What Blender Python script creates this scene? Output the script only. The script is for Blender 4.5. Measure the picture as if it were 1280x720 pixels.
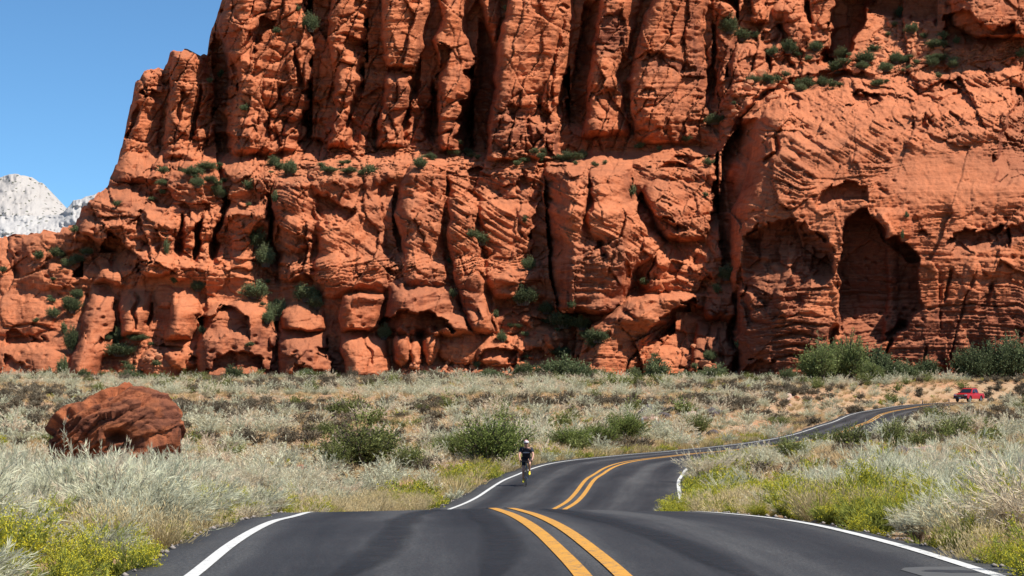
import bpy, bmesh, math, random
import numpy as np
from mathutils import Vector, Matrix, Euler

# ------------------------------------------------------------------ camera, sky, sun, exposure
for o in list(bpy.data.objects):
    bpy.data.objects.remove(o)
SC = bpy.context.scene
COL = SC.collection
F = 2400.0            # focal length in pixels of the 1280 px wide photograph
CX, HZ, CAMZ = 640.0, 486.0, 1.6
cam = bpy.data.cameras.new('camera')
cam.sensor_width = 36.0
cam.lens = F * 36.0 / 1280.0
cam.shift_y = (HZ - 360.0) / 1280.0
cam.clip_start = 0.5
cam.clip_end = 20000
camo = bpy.data.objects.new('camera', cam)
camo.location = (0, 0, CAMZ)
camo.rotation_euler = (math.radians(90), 0, 0)
COL.objects.link(camo)
SC.camera = camo

SUN_EL, SUN_AZ = 54.0, 27.0          # elevation; degrees behind the picture plane, from the right
sd = Vector((math.cos(math.radians(SUN_EL)) * math.cos(math.radians(SUN_AZ)),
             -math.cos(math.radians(SUN_EL)) * math.sin(math.radians(SUN_AZ)),
             math.sin(math.radians(SUN_EL))))
world = bpy.data.worlds.new('World')
SC.world = world
world.use_nodes = True
wn = world.node_tree
wn.nodes.clear()
sky = wn.nodes.new('ShaderNodeTexSky')
sky.sky_type = 'NISHITA'
sky.sun_disc = False
sky.sun_elevation = math.radians(SUN_EL)
sky.sun_rotation = math.atan2(sd.x, sd.y)
sky.altitude = 4200
sky.air_density = 1.0
sky.dust_density = 0.0
sky.ozone_density = 9.0
bg = wn.nodes.new('ShaderNodeBackground')
bg.inputs['Strength'].default_value = 0.113
wo = wn.nodes.new('ShaderNodeOutputWorld')
wb = wn.nodes.new('ShaderNodeMix'); wb.data_type = 'RGBA'; wb.blend_type = 'MULTIPLY'      # white balance of the whole sky
wb.inputs[0].default_value = 1.0; wb.inputs[7].default_value = (0.97, 1.10, 0.97, 1)
wn.links.new(sky.outputs[0], wb.inputs[6]); wn.links.new(wb.outputs[2], bg.inputs[0])
wn.links.new(bg.outputs[0], wo.inputs[0])

sl = bpy.data.lights.new('sun', 'SUN')
sl.energy = 5.0
sl.angle = math.radians(0.53)
sl.color = (1.0, 0.955, 0.88)
so = bpy.data.objects.new('sun', sl)
so.rotation_euler = (-sd).to_track_quat('-Z', 'Y').to_euler()
so.location = (60, -40, 120)
COL.objects.link(so)
SC.view_settings.view_transform = 'Standard'
SC.view_settings.look = 'None'
SC.view_settings.gamma = 1
SC.view_settings.use_curve_mapping = False
SC.view_settings.exposure = 0.5
SC.cycles.diffuse_bounces = 2

# ------------------------------------------------------------------ noise and helpers
def _h(ix, iy, iz, s):
    n = (ix.astype(np.int64) * 374761393 + iy.astype(np.int64) * 668265263 + iz.astype(np.int64) * 2147483647 + s * 974634777) & 0xFFFFFFFF
    n = ((n ^ (n >> 13)) * 1274126177) & 0xFFFFFFFF
    n = ((n ^ (n >> 16)) * 2246822519) & 0xFFFFFFFF
    n = n ^ (n >> 15)
    return (n & 0xFFFFFF) / float(0xFFFFFF)

def vn2(x, y, s=0):
    x = np.asarray(x, float); y = np.asarray(y, float)
    ix = np.floor(x); iy = np.floor(y)
    fx = x - ix; fy = y - iy
    fx = fx * fx * fx * (fx * (fx * 6 - 15) + 10); fy = fy * fy * fy * (fy * (fy * 6 - 15) + 10)
    z = np.zeros_like(ix)
    a = _h(ix, iy, z, s); b = _h(ix + 1, iy, z, s); c = _h(ix, iy + 1, z, s); d = _h(ix + 1, iy + 1, z, s)
    return ((a + (b - a) * fx) + ((c + (d - c) * fx) - (a + (b - a) * fx)) * fy) * 2 - 1

def fbm2(x, y, s=0, o=4, g=0.5):
    t = 0; a = 1; n = 0
    for i in range(o):
        t = t + a * vn2(x * 2 ** i + 17.3 * i, y * 2 ** i - 9.1 * i, s + i); n += a; a *= g
    return t / n

def vn3(x, y, z, s=0):
    ix = np.floor(x); iy = np.floor(y); iz = np.floor(z)
    fx = x - ix; fy = y - iy; fz = z - iz
    fx = fx * fx * (3 - 2 * fx); fy = fy * fy * (3 - 2 * fy); fz = fz * fz * (3 - 2 * fz)
    r = 0
    for a in (0, 1):
        for b in (0, 1):
            for c in (0, 1):
                r = r + _h(ix + a, iy + b, iz + c, s) * (fx if a else 1 - fx) * (fy if b else 1 - fy) * (fz if c else 1 - fz)
    return r * 2 - 1

def fbm3(x, y, z, s=0, o=4, g=0.5):
    t = 0; a = 1; n = 0
    for i in range(o):
        t = t + a * vn3(x * 2 ** i + 7.7 * i, y * 2 ** i, z * 2 ** i, s + i); n += a; a *= g
    return t / n

def voro2(x, y, s=0, jit=0.9):
    ix = np.floor(x); iy = np.floor(y)
    f1 = np.full(x.shape, 9.0); f2 = np.full(x.shape, 9.0); cid = np.zeros(x.shape); tx = np.zeros(x.shape); ty = np.zeros(x.shape)
    z = np.zeros_like(ix)
    for a in (-1, 0, 1):
        for b in (-1, 0, 1):
            px = ix + a + 0.5 + jit * (_h(ix + a, iy + b, z, s) - 0.5)
            py = iy + b + 0.5 + jit * (_h(ix + a, iy + b, z + 1, s) - 0.5)
            d = np.hypot(px - x, py - y)
            r = _h(ix + a, iy + b, z + 2, s)
            c = d < f1
            f2 = np.where(c, f1, np.minimum(f2, d))
            cid = np.where(c, r, cid)
            tx = np.where(c, x - px, tx); ty = np.where(c, y - py, ty)
            f1 = np.where(c, d, f1)
    return f1, f2, cid, tx, ty

def sstep(a, b, x):
    t = np.clip((x - a) / (b - a), 0, 1)
    return t * t * (3 - 2 * t)

def px2w(u, v, Y):
    return ((u - CX) / F * Y, Y, CAMZ - (v - HZ) / F * Y)

def link(o, parent=None):
    COL.objects.link(o)
    if parent is not None:
        o.parent = parent
    return o

def tag(o, label=None, cat=None, group=None, kind=None):
    if label: o['label'] = label
    if cat: o['category'] = cat
    if group: o['group'] = group
    if kind: o['kind'] = kind
    return o

def np_mesh(name, V, Fq, smooth=False):
    """V (n,3), Fq (m,k) all faces with k corners"""
    V = np.asarray(V, np.float32); Fq = np.asarray(Fq, np.int32)
    me = bpy.data.meshes.new(name)
    k = Fq.shape[1]
    me.vertices.add(len(V)); me.vertices.foreach_set('co', V.ravel())
    me.loops.add(Fq.size); me.loops.foreach_set('vertex_index', Fq.ravel())
    me.polygons.add(len(Fq)); me.polygons.foreach_set('loop_start', np.arange(0, Fq.size, k, dtype=np.int32))
    if smooth:
        me.polygons.foreach_set('use_smooth', np.ones(len(Fq), bool))
    me.update(calc_edges=True)
    me.validate()
    return me

def grid_faces(nr, nc):
    i = np.arange(nr * nc).reshape(nr, nc)
    return np.stack([i[:-1, :-1], i[:-1, 1:], i[1:, 1:], i[1:, :-1]], -1).reshape(-1, 4)

def empty(name, loc, rz=0.0):
    e = bpy.data.objects.new(name, None)
    e.empty_display_size = 0.2
    e.location = loc; e.rotation_euler = (0, 0, rz)
    COL.objects.link(e)
    return e

class MB:
    """collects shapes, builds one mesh object"""
    def __init__(s): s.v = []; s.f = []; s.M = Matrix.Identity(4)
    def add(s, vs, fs):
        b = len(s.v)
        s.v += [tuple(s.M @ Vector(p)) for p in vs]
        s.f += [tuple(b + i for i in f) for f in fs]
        return s
    def box(s, c, d, rot=None):
        x, y, z = d[0] / 2, d[1] / 2, d[2] / 2
        vs = [Vector((a * x, b * y, e * z)) for a in (-1, 1) for b in (-1, 1) for e in (-1, 1)]
        if rot is not None:
            R = Euler(rot).to_matrix(); vs = [R @ p for p in vs]
        vs = [p + Vector(c) for p in vs]
        return s.add(vs, [(0, 1, 3, 2), (4, 6, 7, 5), (0, 4, 5, 1), (2, 3, 7, 6), (0, 2, 6, 4), (1, 5, 7, 3)])
    def tube(s, pts, r, n=8, cap=True):
        pts = [Vector(p) for p in pts]
        rs = r if isinstance(r, (list, tuple)) else [r] * len(pts)
        vs = []; fs = []
        up = None
        for i, p in enumerate(pts):
            t = (pts[min(i + 1, len(pts) - 1)] - pts[max(i - 1, 0)]).normalized()
            if up is None:
                up = t.orthogonal().normalized()
            up = (up - t * up.dot(t)).normalized()
            w = t.cross(up)
            for k in range(n):
                a = 2 * math.pi * k / n
                vs.append(p + (up * math.cos(a) + w * math.sin(a)) * rs[i])
        for i in range(len(pts) - 1):
            for k in range(n):
                fs.append((i * n + k, i * n + (k + 1) % n, (i + 1) * n + (k + 1) % n, (i + 1) * n + k))
        if cap:
            fs.append(tuple(range(n - 1, -1, -1))); fs.append(tuple(range((len(pts) - 1) * n, len(pts) * n)))
        return s.add(vs, fs)
    def torus(s, c, R, r, axis='x', n=32, m=8, sx=1.0):
        vs = []; fs = []
        for i in range(n):
            a = 2 * math.pi * i / n
            for k in range(m):
                b = 2 * math.pi * k / m
                q = R + r * math.cos(b); h = r * sx * math.sin(b)
                p = {'x': (h, q * math.cos(a), q * math.sin(a)), 'y': (q * math.cos(a), h, q * math.sin(a)), 'z': (q * math.cos(a), q * math.sin(a), h)}[axis]
                vs.append(Vector(c) + Vector(p))
        for i in range(n):
            for k in range(m):
                fs.append((i * m + k, i * m + (k + 1) % m, ((i + 1) % n) * m + (k + 1) % m, ((i + 1) % n) * m + k))
        return s.add(vs, fs)
    def disc(s, c, R, h, axis='x', n=20):
        vs = []
        for e in (-h / 2, h / 2):
            for i in range(n):
                a = 2 * math.pi * i / n
                p = {'x': (e, R * math.cos(a), R * math.sin(a)), 'y': (R * math.cos(a), e, R * math.sin(a)), 'z': (R * math.cos(a), R * math.sin(a), e)}[axis]
                vs.append(Vector(c) + Vector(p))
        fs = [tuple(range(n)), tuple(range(2 * n - 1, n - 1, -1))] + [(i, (i + 1) % n, n + (i + 1) % n, n + i) for i in range(n)]
        return s.add(vs, fs)
    def prism(s, prof, x0, x1, inset=None):
        """profile in (y,z) extruded in x; inset: function (y,z)->x inset"""
        n = len(prof)
        a = []; b = []
        for (y, z) in prof:
            i = inset(y, z) if inset else 0
            a.append((x0 + i, y, z)); b.append((x1 - i, y, z))
        return s.add(a + b, [tuple(range(n)), tuple(range(2 * n - 1, n - 1, -1))] + [(i, n + i, n + (i + 1) % n, (i + 1) % n) for i in range(n)])
    def ell(s, c, r, n=16, m=10, rot=None, half=False):
        vs = []; fs = []
        R = Euler(rot).to_matrix() if rot is not None else Matrix.Identity(3)
        for j in range(m + 1):
            th = math.pi * j / m * (0.5 if half else 1)
            for i in range(n):
                a = 2 * math.pi * i / n
                vs.append(Vector(c) + R @ Vector((r[0] * math.sin(th) * math.cos(a), r[1] * math.sin(th) * math.sin(a), r[2] * math.cos(th))))
        for j in range(m):
            for i in range(n):
                fs.append((j * n + i, (j + 1) * n + i, (j + 1) * n + (i + 1) % n, j * n + (i + 1) % n))
        return s.add(vs, fs)
    def build(s, name, mat, parent=None, smooth=False, bevel=0.0, seg=2):
        me = bpy.data.meshes.new(name)
        me.from_pydata(s.v, [], s.f)
        bm = bmesh.new(); bm.from_mesh(me)
        bmesh.ops.remove_doubles(bm, verts=bm.verts, dist=1e-5)
        bmesh.ops.recalc_face_normals(bm, faces=bm.faces)
        if bevel:
            es = [e for e in bm.edges if len(e.link_faces) == 2 and e.calc_face_angle(0) > 0.35]
            bmesh.ops.bevel(bm, geom=es, offset=bevel, segments=seg, affect='EDGES', profile=0.6)
        bm.to_mesh(me); bm.free()
        if smooth:
            me.polygons.foreach_set('use_smooth', [True] * len(me.polygons))
            if hasattr(me, 'set_sharp_from_angle'):
                me.set_sharp_from_angle(angle=math.radians(40))
        me.materials.append(mat)
        return link(bpy.data.objects.new(name, me), parent)

# ------------------------------------------------------------------ materials
def mat_new(name):
    m = bpy.data.materials.new(name); m.use_nodes = True
    nt = m.node_tree
    b = nt.nodes['Principled BSDF']
    return m, nt, b

def N(nt, typ, **kw):
    n = nt.nodes.new(typ)
    for k, v in kw.items():
        if k.startswith('i_'):
            n.inputs[int(k[2:]) if k[2:].isdigit() else k[2:]].default_value = v
        else:
            setattr(n, k, v)
    return n

def ramp(nt, stops, src=None, interp='LINEAR'):
    n = nt.nodes.new('ShaderNodeValToRGB')
    cr = n.color_ramp; cr.interpolation = interp
    while len(cr.elements) < len(stops): cr.elements.new(0.5)
    for e, (p, c) in zip(cr.elements, stops):
        e.position = p; e.color = c if len(c) == 4 else (*c, 1)
    if src is not None: nt.links.new(src, n.inputs[0])
    return n

def mixc(nt, f, a, b, mode='MIX'):
    n = nt.nodes.new('ShaderNodeMix'); n.data_type = 'RGBA'; n.blend_type = mode
    for sock, val in ((n.inputs[0], f), (n.inputs[6], a), (n.inputs[7], b)):
        if hasattr(val, 'is_linked') or hasattr(val, 'links'):
            nt.links.new(val, sock)
        elif isinstance(val, (int, float)): sock.default_value = val
        else: sock.default_value = (*val, 1) if len(val) == 3 else val
    return n.outputs[2]

def coords(nt, scale=(1, 1, 1), rot=(0, 0, 0), src='Object'):
    tc = nt.nodes.new('ShaderNodeTexCoord')
    mp = nt.nodes.new('ShaderNodeMapping')
    mp.inputs['Scale'].default_value = scale; mp.inputs['Rotation'].default_value = rot
    nt.links.new(tc.outputs[src], mp.inputs[0])
    return mp.outputs[0]

def noise(nt, vec, scale, detail=4, rough=0.55, dist=0.0):
    n = nt.nodes.new('ShaderNodeTexNoise')
    n.inputs['Scale'].default_value = scale; n.inputs['Detail'].default_value = detail
    n.inputs['Roughness'].default_value = rough; n.inputs['Distortion'].default_value = dist
    nt.links.new(vec, n.inputs['Vector'])
    return n.outputs[0]

def bump(nt, h, strength, dist, prev=None):
    n = nt.nodes.new('ShaderNodeBump')
    n.inputs['Strength'].default_value = strength; n.inputs['Distance'].default_value = dist
    nt.links.new(h, n.inputs['Height'])
    if prev is not None: nt.links.new(prev, n.inputs['Normal'])
    return n.outputs[0]

def plain(name, col, rough=0.6, metal=0.0, spec=0.5, var=0.12, scale=30, coat=0.0, bmp=0.0):
    m, nt, b = mat_new(name)
    v = noise(nt, coords(nt), scale, 4)
    c = mixc(nt, v, [x * (1 - var) for x in col], [min(1, x * (1 + var)) for x in col])
    nt.links.new(c, b.inputs['Base Color'])
    b.inputs['Roughness'].default_value = rough; b.inputs['Metallic'].default_value = metal
    b.inputs['Specular IOR Level'].default_value = spec; b.inputs['Coat Weight'].default_value = coat
    if bmp: nt.links.new(bump(nt, v, bmp, 0.01), b.inputs['Normal'])
    return m

def rock_mat(name, stops, dark, pale, scale=1.0, attr=True, varnish=0.0, dust_light=0.42):
    m, nt, b = mat_new(name)
    co = coords(nt)
    big = noise(nt, co, 0.055 * scale, 6, 0.65)
    mid = noise(nt, co, 0.35 * scale, 7, 0.68)
    fine = noise(nt, co, 2.4 * scale, 6, 0.75)
    cs = coords(nt, (0.10 * scale, 0.10 * scale, 1.7 * scale), (0.0, 0.10, 0))
    lay = noise(nt, cs, 1.0, 7, 0.66, 0.3)
    sx = coords(nt, (0.75 * scale, 0.4 * scale, 0.05 * scale))
    strk = noise(nt, sx, 1.0, 6, 0.65)
    base = ramp(nt, stops, big).outputs[0]
    cm = N(nt, 'ShaderNodeMath', operation='MULTIPLY_ADD', use_clamp=True); cm.inputs[1].default_value = 1.5; cm.inputs[2].default_value = -0.42
    nt.links.new(mid, cm.inputs[0])
    c = mixc(nt, cm.outputs[0], base, pale)
    lr = ramp(nt, [(0.33, (0.42, 0.36, 0.36)), (0.47, (1, 1, 1)), (0.62, (1.0, 1.0, 1.0)), (0.75, (0.72, 0.64, 0.6))], lay).outputs[0]
    c = mixc(nt, 0.7, c, lr, 'MULTIPLY')
    fr = ramp(nt, [(0.30, (0.28, 0.24, 0.25)), (0.45, (1, 1, 1)), (0.62, (1, 1, 1)), (0.8, (1.3, 1.3, 1.3))], fine).outputs[0]
    c = mixc(nt, 0.8, c, fr, 'MULTIPLY')
    bz = noise(nt, coords(nt, (0.006 * scale, 0.006 * scale, 0.16 * scale), (0.05, 0.0, 0)), 1.0, 4, 0.6)
    c = mixc(nt, 0.8, c, ramp(nt, [(0.32, (0.62, 0.55, 0.52)), (0.46, (1, 1, 1)), (0.58, (1.08, 1.1, 1.12)), (0.7, (0.74, 0.68, 0.66))], bz).outputs[0], 'MULTIPLY')
    # desert varnish: dark films in patches drawn out downwards
    pv = noise(nt, coords(nt, (0.07 * scale, 0.05 * scale, 0.035 * scale)), 1.0, 5, 0.6)
    sm = N(nt, 'ShaderNodeMath', operation='MULTIPLY_ADD'); sm.inputs[1].default_value = 0.9; nt.links.new(strk, sm.inputs[0]); nt.links.new(pv, sm.inputs[2])
    vr = ramp(nt, [(0.0, (0, 0, 0)), (1.0, (1, 1, 1))], None)
    vr.color_ramp.elements[0].position = min(0.99, 1.02 - varnish) / 1.4; vr.color_ramp.elements[1].position = min(1.0, (1.42 - varnish) / 1.4)
    dv = N(nt, 'ShaderNodeMath', operation='MULTIPLY'); dv.inputs[1].default_value = 1 / 1.4
    nt.links.new(sm.outputs[0], dv.inputs[0])
    last = dv.outputs[0]
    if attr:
        at = N(nt, 'ShaderNodeAttribute', attribute_name='stain_shade')
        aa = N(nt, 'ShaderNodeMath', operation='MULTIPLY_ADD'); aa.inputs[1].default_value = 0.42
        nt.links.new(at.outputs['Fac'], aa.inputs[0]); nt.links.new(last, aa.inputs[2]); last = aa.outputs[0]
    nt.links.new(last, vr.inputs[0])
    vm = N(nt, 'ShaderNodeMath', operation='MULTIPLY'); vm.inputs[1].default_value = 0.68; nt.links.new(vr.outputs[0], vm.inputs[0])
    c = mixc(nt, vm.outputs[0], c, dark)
    if attr:
        ap = N(nt, 'ShaderNodeAttribute', attribute_name='pale')
        c = mixc(nt, ap.outputs['Fac'], c, mixc(nt, 0.6, c, pale))
    # up-facing ledges: pale settled film, plus sunlit brightness painted into the colour
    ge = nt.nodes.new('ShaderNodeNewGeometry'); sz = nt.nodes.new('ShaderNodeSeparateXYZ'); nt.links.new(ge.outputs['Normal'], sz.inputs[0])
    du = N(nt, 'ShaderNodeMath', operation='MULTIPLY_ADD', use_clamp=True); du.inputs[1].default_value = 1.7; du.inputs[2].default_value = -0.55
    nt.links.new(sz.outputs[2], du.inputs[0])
    dm = N(nt, 'ShaderNodeMath', operation='MULTIPLY'); nt.links.new(du.outputs[0], dm.inputs[0]); dm.inputs[1].default_value = dust_light
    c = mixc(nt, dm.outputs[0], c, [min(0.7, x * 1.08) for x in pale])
    nt.links.new(c, b.inputs['Base Color'])
    b.inputs['Roughness'].default_value = 0.92; b.inputs['Specular IOR Level'].default_value = 0.12
    n1 = bump(nt, lay, 0.6, 0.4 / scale)
    n2 = bump(nt, mid, 0.45, 0.6 / scale, n1)
    n3 = bump(nt, fine, 0.9, 0.2 / scale, n2)
    nt.links.new(n3, b.inputs['Normal'])
    return m

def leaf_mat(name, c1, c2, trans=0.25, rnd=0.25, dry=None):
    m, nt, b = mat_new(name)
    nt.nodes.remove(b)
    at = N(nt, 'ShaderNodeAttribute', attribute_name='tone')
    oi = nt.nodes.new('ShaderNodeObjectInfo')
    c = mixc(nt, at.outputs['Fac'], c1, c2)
    if dry is not None:
        dr = ramp(nt, [(0.55, (0, 0, 0)), (1.0, (0.75, 0.75, 0.75))], oi.outputs['Random']).outputs[0]
        c = mixc(nt, dr, c, dry)
    hs = nt.nodes.new('ShaderNodeHueSaturation')
    ml = N(nt, 'ShaderNodeMath', operation='MULTIPLY_ADD'); ml.inputs[1].default_value = 2 * rnd; ml.inputs[2].default_value = 1 - rnd
    nt.links.new(oi.outputs['Random'], ml.inputs[0]); nt.links.new(ml.outputs[0], hs.inputs['Value'])
    nt.links.new(c, hs.inputs['Color'])
    d = nt.nodes.new('ShaderNodeBsdfDiffuse'); t = nt.nodes.new('ShaderNodeBsdfTranslucent'); mx = nt.nodes.new('ShaderNodeMixShader')
    nt.links.new(hs.outputs[0], d.inputs[0]); nt.links.new(hs.outputs[0], t.inputs[0])
    mx.inputs[0].default_value = trans
    nt.links.new(d.outputs[0], mx.inputs[1]); nt.links.new(t.outputs[0], mx.inputs[2])
    nt.links.new(mx.outputs[0], nt.nodes['Material Output'].inputs[0])
    return m

M = {}
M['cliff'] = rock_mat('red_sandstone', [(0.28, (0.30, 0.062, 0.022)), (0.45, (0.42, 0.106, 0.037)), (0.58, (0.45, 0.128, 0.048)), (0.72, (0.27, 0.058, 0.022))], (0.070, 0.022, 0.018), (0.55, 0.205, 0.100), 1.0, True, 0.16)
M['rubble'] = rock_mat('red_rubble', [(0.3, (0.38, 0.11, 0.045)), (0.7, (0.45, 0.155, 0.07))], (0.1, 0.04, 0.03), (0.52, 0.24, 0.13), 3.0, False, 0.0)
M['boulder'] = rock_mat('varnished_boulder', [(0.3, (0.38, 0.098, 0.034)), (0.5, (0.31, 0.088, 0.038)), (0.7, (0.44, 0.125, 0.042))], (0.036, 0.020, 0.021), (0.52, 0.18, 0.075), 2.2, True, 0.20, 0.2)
M['lava'] = plain('dark_lava_rock', (0.07, 0.055, 0.055), 0.9, var=0.6, scale=6, bmp=0.8)
M['pink_rock'] = plain('pale_pink_rock', (0.52, 0.34, 0.27), 0.9, var=0.3, scale=7, bmp=0.7)
M['rust_rock'] = plain('rust_red_rock', (0.30, 0.11, 0.06), 0.9, var=0.45, scale=6, bmp=0.8)
# ------------------------------------------------------------------ road line
RL = [(-2.45, 6, 1.52), (-2.60, 12, 1.57), (-2.74, 16.4, 1.60), (-2.92, 20, 1.62), (-3.17, 25, 1.76), (-3.42, 30, 1.99), (-3.72, 37, 2.38), (-3.72, 42, 2.80),
      (-3.30, 48, 3.32), (-2.55, 54, 3.62), (-1.75, 60, 3.69), (0.0, 79, 3.62), (2.2, 94, 3.62), (5.6, 106, 3.72), (12.6, 125, 3.84),
      (18.8, 142, 3.80), (29.8, 181, 3.28), (43.5, 230, 2.50), (50.5, 244, 2.05), (60, 254, 1.75), (75, 262, 1.7), (105, 268, 1.9), (190, 272, 2.5), (420, 300, 3)]
_p = np.array(RL)
_q = np.concatenate([[0], np.cumsum(np.hypot(np.diff(_p[:, 0]), np.diff(_p[:, 1])))])
def smooth_curve(q, p, step):
    # cubic hermite with averaged tangents
    m = np.gradient(p, q, axis=0)
    t = np.arange(0, q[-1], step)
    k = np.clip(np.searchsorted(q, t, side='right') - 1, 0, len(q) - 2)
    h = (q[k + 1] - q[k])[:, None]; s = ((t - q[k]) / h[:, 0])[:, None]
    return ((2 * s**3 - 3 * s**2 + 1) * p[k] + (s**3 - 2 * s**2 + s) * h * m[k] + (-2 * s**3 + 3 * s**2) * p[k + 1] + (s**3 - s**2) * h * m[k + 1])
edge = smooth_curve(_q, _p, 0.5)
for _ in range(6):
    edge[1:-1] = 0.25 * edge[:-2] + 0.5 * edge[1:-1] + 0.25 * edge[2:]
tg = np.gradient(edge[:, :2], axis=0); tg /= np.linalg.norm(tg, axis=1)[:, None]
nr = np.stack([tg[:, 1], -tg[:, 0]], 1)                   # to the right
LANE = 3.45
CEN = edge.copy(); CEN[:, :2] += nr * LANE
CEN[:, 2] = CAMZ - edge[:, 2]
CS = np.concatenate([[0], np.cumsum(np.hypot(np.diff(CEN[:, 0]), np.diff(CEN[:, 1])))])
# continue the road behind the camera
def road_strip(name, offs, z, mat, s0=None, s1=None, kind='structure', crown=True, parent=None):
    offs = np.array(offs)
    sel = np.ones(len(CEN), bool)
    if s0 is not None: sel &= CS >= s0
    if s1 is not None: sel &= CS <= s1
    c = CEN[sel]; n = nr[sel]; st = CS[sel]
    P = np.zeros((len(c), len(offs), 3))
    P[:, :, :2] = c[:, None, :2] + n[:, None, :] * offs[None, :, None]
    P[:, :, 2] = c[:, None, 2] + z - (0.018 * np.abs(offs)[None, :] if crown else 0) + 0.018 * LANE
    # vertical road surface noise, shared by everything on the road
    P[:, :, 2] += 0.012 * vn2(P[:, :, 0] / 3.0, P[:, :, 1] / 5.0, 5)
    if len(offs) > 4:
        for kk, sg in ((0, -1), (-1, 1)):
            jg = 0.07 * vn2(st / 0.9, st * 0, 15 + kk) + 0.10 * vn2(st / 5.0, st * 0, 18 + kk)
            P[:, kk, :2] += n * jg[:, None]
    me = np_mesh(name, P.reshape(-1, 3), grid_faces(len(c), len(offs))[:, ::-1], True)
    uv = me.uv_layers.new(name='road')
    UV = np.stack(np.broadcast_arrays(offs[None, :], st[:, None]), -1).reshape(-1, 2)
    li = np.zeros(len(me.loops), np.int32); me.loops.foreach_get('vertex_index', li)
    uv.data.foreach_set('uv', UV[li].astype(np.float32).ravel())
    me.materials.append(mat)
    o = link(bpy.data.objects.new(name, me), parent)
    if kind: o['kind'] = kind
    return o

m, nt, b = mat_new('asphalt')
tc = nt.nodes.new('ShaderNodeUVMap'); tc.uv_map = 'road'
mp = N(nt, 'ShaderNodeMapping'); mp.inputs['Scale'].default_value = (1.0, 0.05, 1); nt.links.new(tc.outputs[0], mp.inputs[0])
streak = noise(nt, mp.outputs[0], 1.3, 5, 0.6)
co = coords(nt)
blot = noise(nt, co, 0.35, 5, 0.6)
grit = noise(nt, co, 42, 3, 0.75)
sep = nt.nodes.new('ShaderNodeSeparateXYZ'); nt.links.new(tc.outputs[0], sep.inputs[0])
wv = N(nt, 'ShaderNodeMath', operation='COSINE'); ml = N(nt, 'ShaderNodeMath', operation='MULTIPLY'); ml.inputs[1].default_value = 2 * math.pi / 1.75
nt.links.new(sep.outputs[0], ml.inputs[0]); nt.links.new(ml.outputs[0], wv.inputs[0])
wp = N(nt, 'ShaderNodeMath', operation='MULTIPLY_ADD'); wp.inputs[1].default_value = 0.17; wp.inputs[2].default_value = 0.0; nt.links.new(wv.outputs[0], wp.inputs[0])
s1 = N(nt, 'ShaderNodeMath', operation='ADD'); nt.links.new(streak, s1.inputs[0]); nt.links.new(wp.outputs[0], s1.inputs[1])
c = ramp(nt, [(0.25, (0.014, 0.014, 0.015)), (0.5, (0.030, 0.0295, 0.0305)), (0.72, (0.060, 0.059, 0.058))], s1.outputs[0]).outputs[0]
c = mixc(nt, 0.5, c, ramp(nt, [(0.3, (0.6, 0.6, 0.6)), (0.7, (1.35, 1.33, 1.3))], blot).outputs[0], 'MULTIPLY')
c = mixc(nt, 0.9, c, ramp(nt, [(0.3, (0.35, 0.35, 0.35)), (0.5, (1, 1, 1)), (0.70, (2.3, 2.25, 2.15))], grit).outputs[0], 'MULTIPLY')
nt.links.new(c, b.inputs['Base Color'])
b.inputs['Roughness'].default_value = 0.72; b.inputs['Specular IOR Level'].default_value = 0.35
nt.links.new(bump(nt, grit, 0.5, 0.012), b.inputs['Normal'])
M['asphalt'] = m

def paint(name, col, wear):
    m, nt, b = mat_new(name)
    co = coords(nt)
    n1 = noise(nt, co, 9, 6, 0.7); n2 = noise(nt, co, 60, 3, 0.7)
    a = N(nt, 'ShaderNodeMath', operation='ADD'); nt.links.new(n1, a.inputs[0]); nt.links.new(n2, a.inputs[1])
    w = ramp(nt, [(wear, (0, 0, 0)), (wear + 0.10, (1, 1, 1))], None)
    mu = N(nt, 'ShaderNodeMath', operation='MULTIPLY'); mu.inputs[1].default_value = 0.5
    nt.links.new(a.outputs[0], mu.inputs[0]); nt.links.new(mu.outputs[0], w.inputs[0])
    cc = mixc(nt, n1, [x * 0.85 for x in col], [min(1, x * 1.1) for x in col])
    nt.links.new(mixc(nt, w.outputs[0], (0.10, 0.095, 0.085), cc), b.inputs['Base Color'])
    b.inputs['Roughness'].default_value = 0.7
    return m
M['white_paint'] = paint('white_road_paint', (0.62, 0.61, 0.58), 0.36)
M['yellow_paint'] = paint('yellow_road_paint', (0.58, 0.27, 0.03), 0.38)
m, nt, b = mat_new('tyre_rubber_mark')
b.inputs['Base Color'].default_value = (0.014, 0.014, 0.015, 1); b.inputs['Roughness'].default_value = 0.7
at = N(nt, 'ShaderNodeAttribute', attribute_name='fade'); nz = noise(nt, coords(nt), 2.5, 5, 0.7)
mu = N(nt, 'ShaderNodeMath', operation='MULTIPLY'); nt.links.new(at.outputs['Fac'], mu.inputs[0]); nt.links.new(nz, mu.inputs[1])
nt.links.new(mu.outputs[0], b.inputs['Alpha'])
M['tyre_rubber_mark'] = m
M['oil'] = plain('oily_asphalt', (0.024, 0.024, 0.024), 0.6, var=0.4, scale=12)
M['concrete'] = plain('pale_concrete', (0.075, 0.073, 0.070), 0.85, var=0.15, scale=8, bmp=0.3)

SH = LANE + 0.62
SHR = LANE + 0.30
road = road_strip('road', np.linspace(-SH, SHR, 21), 0.0, M['asphalt'])
for a, bb in ((-0.24, -0.09), (0.09, 0.24)):
    road_strip('yellow_center_line', [a, bb], 0.008, M['yellow_paint'])
for sgn in (-1, 1):
    a = sgn * LANE
    road_strip('white_edge_line', [a - 0.065, a + 0.065], 0.008, M['white_paint'])
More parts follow.
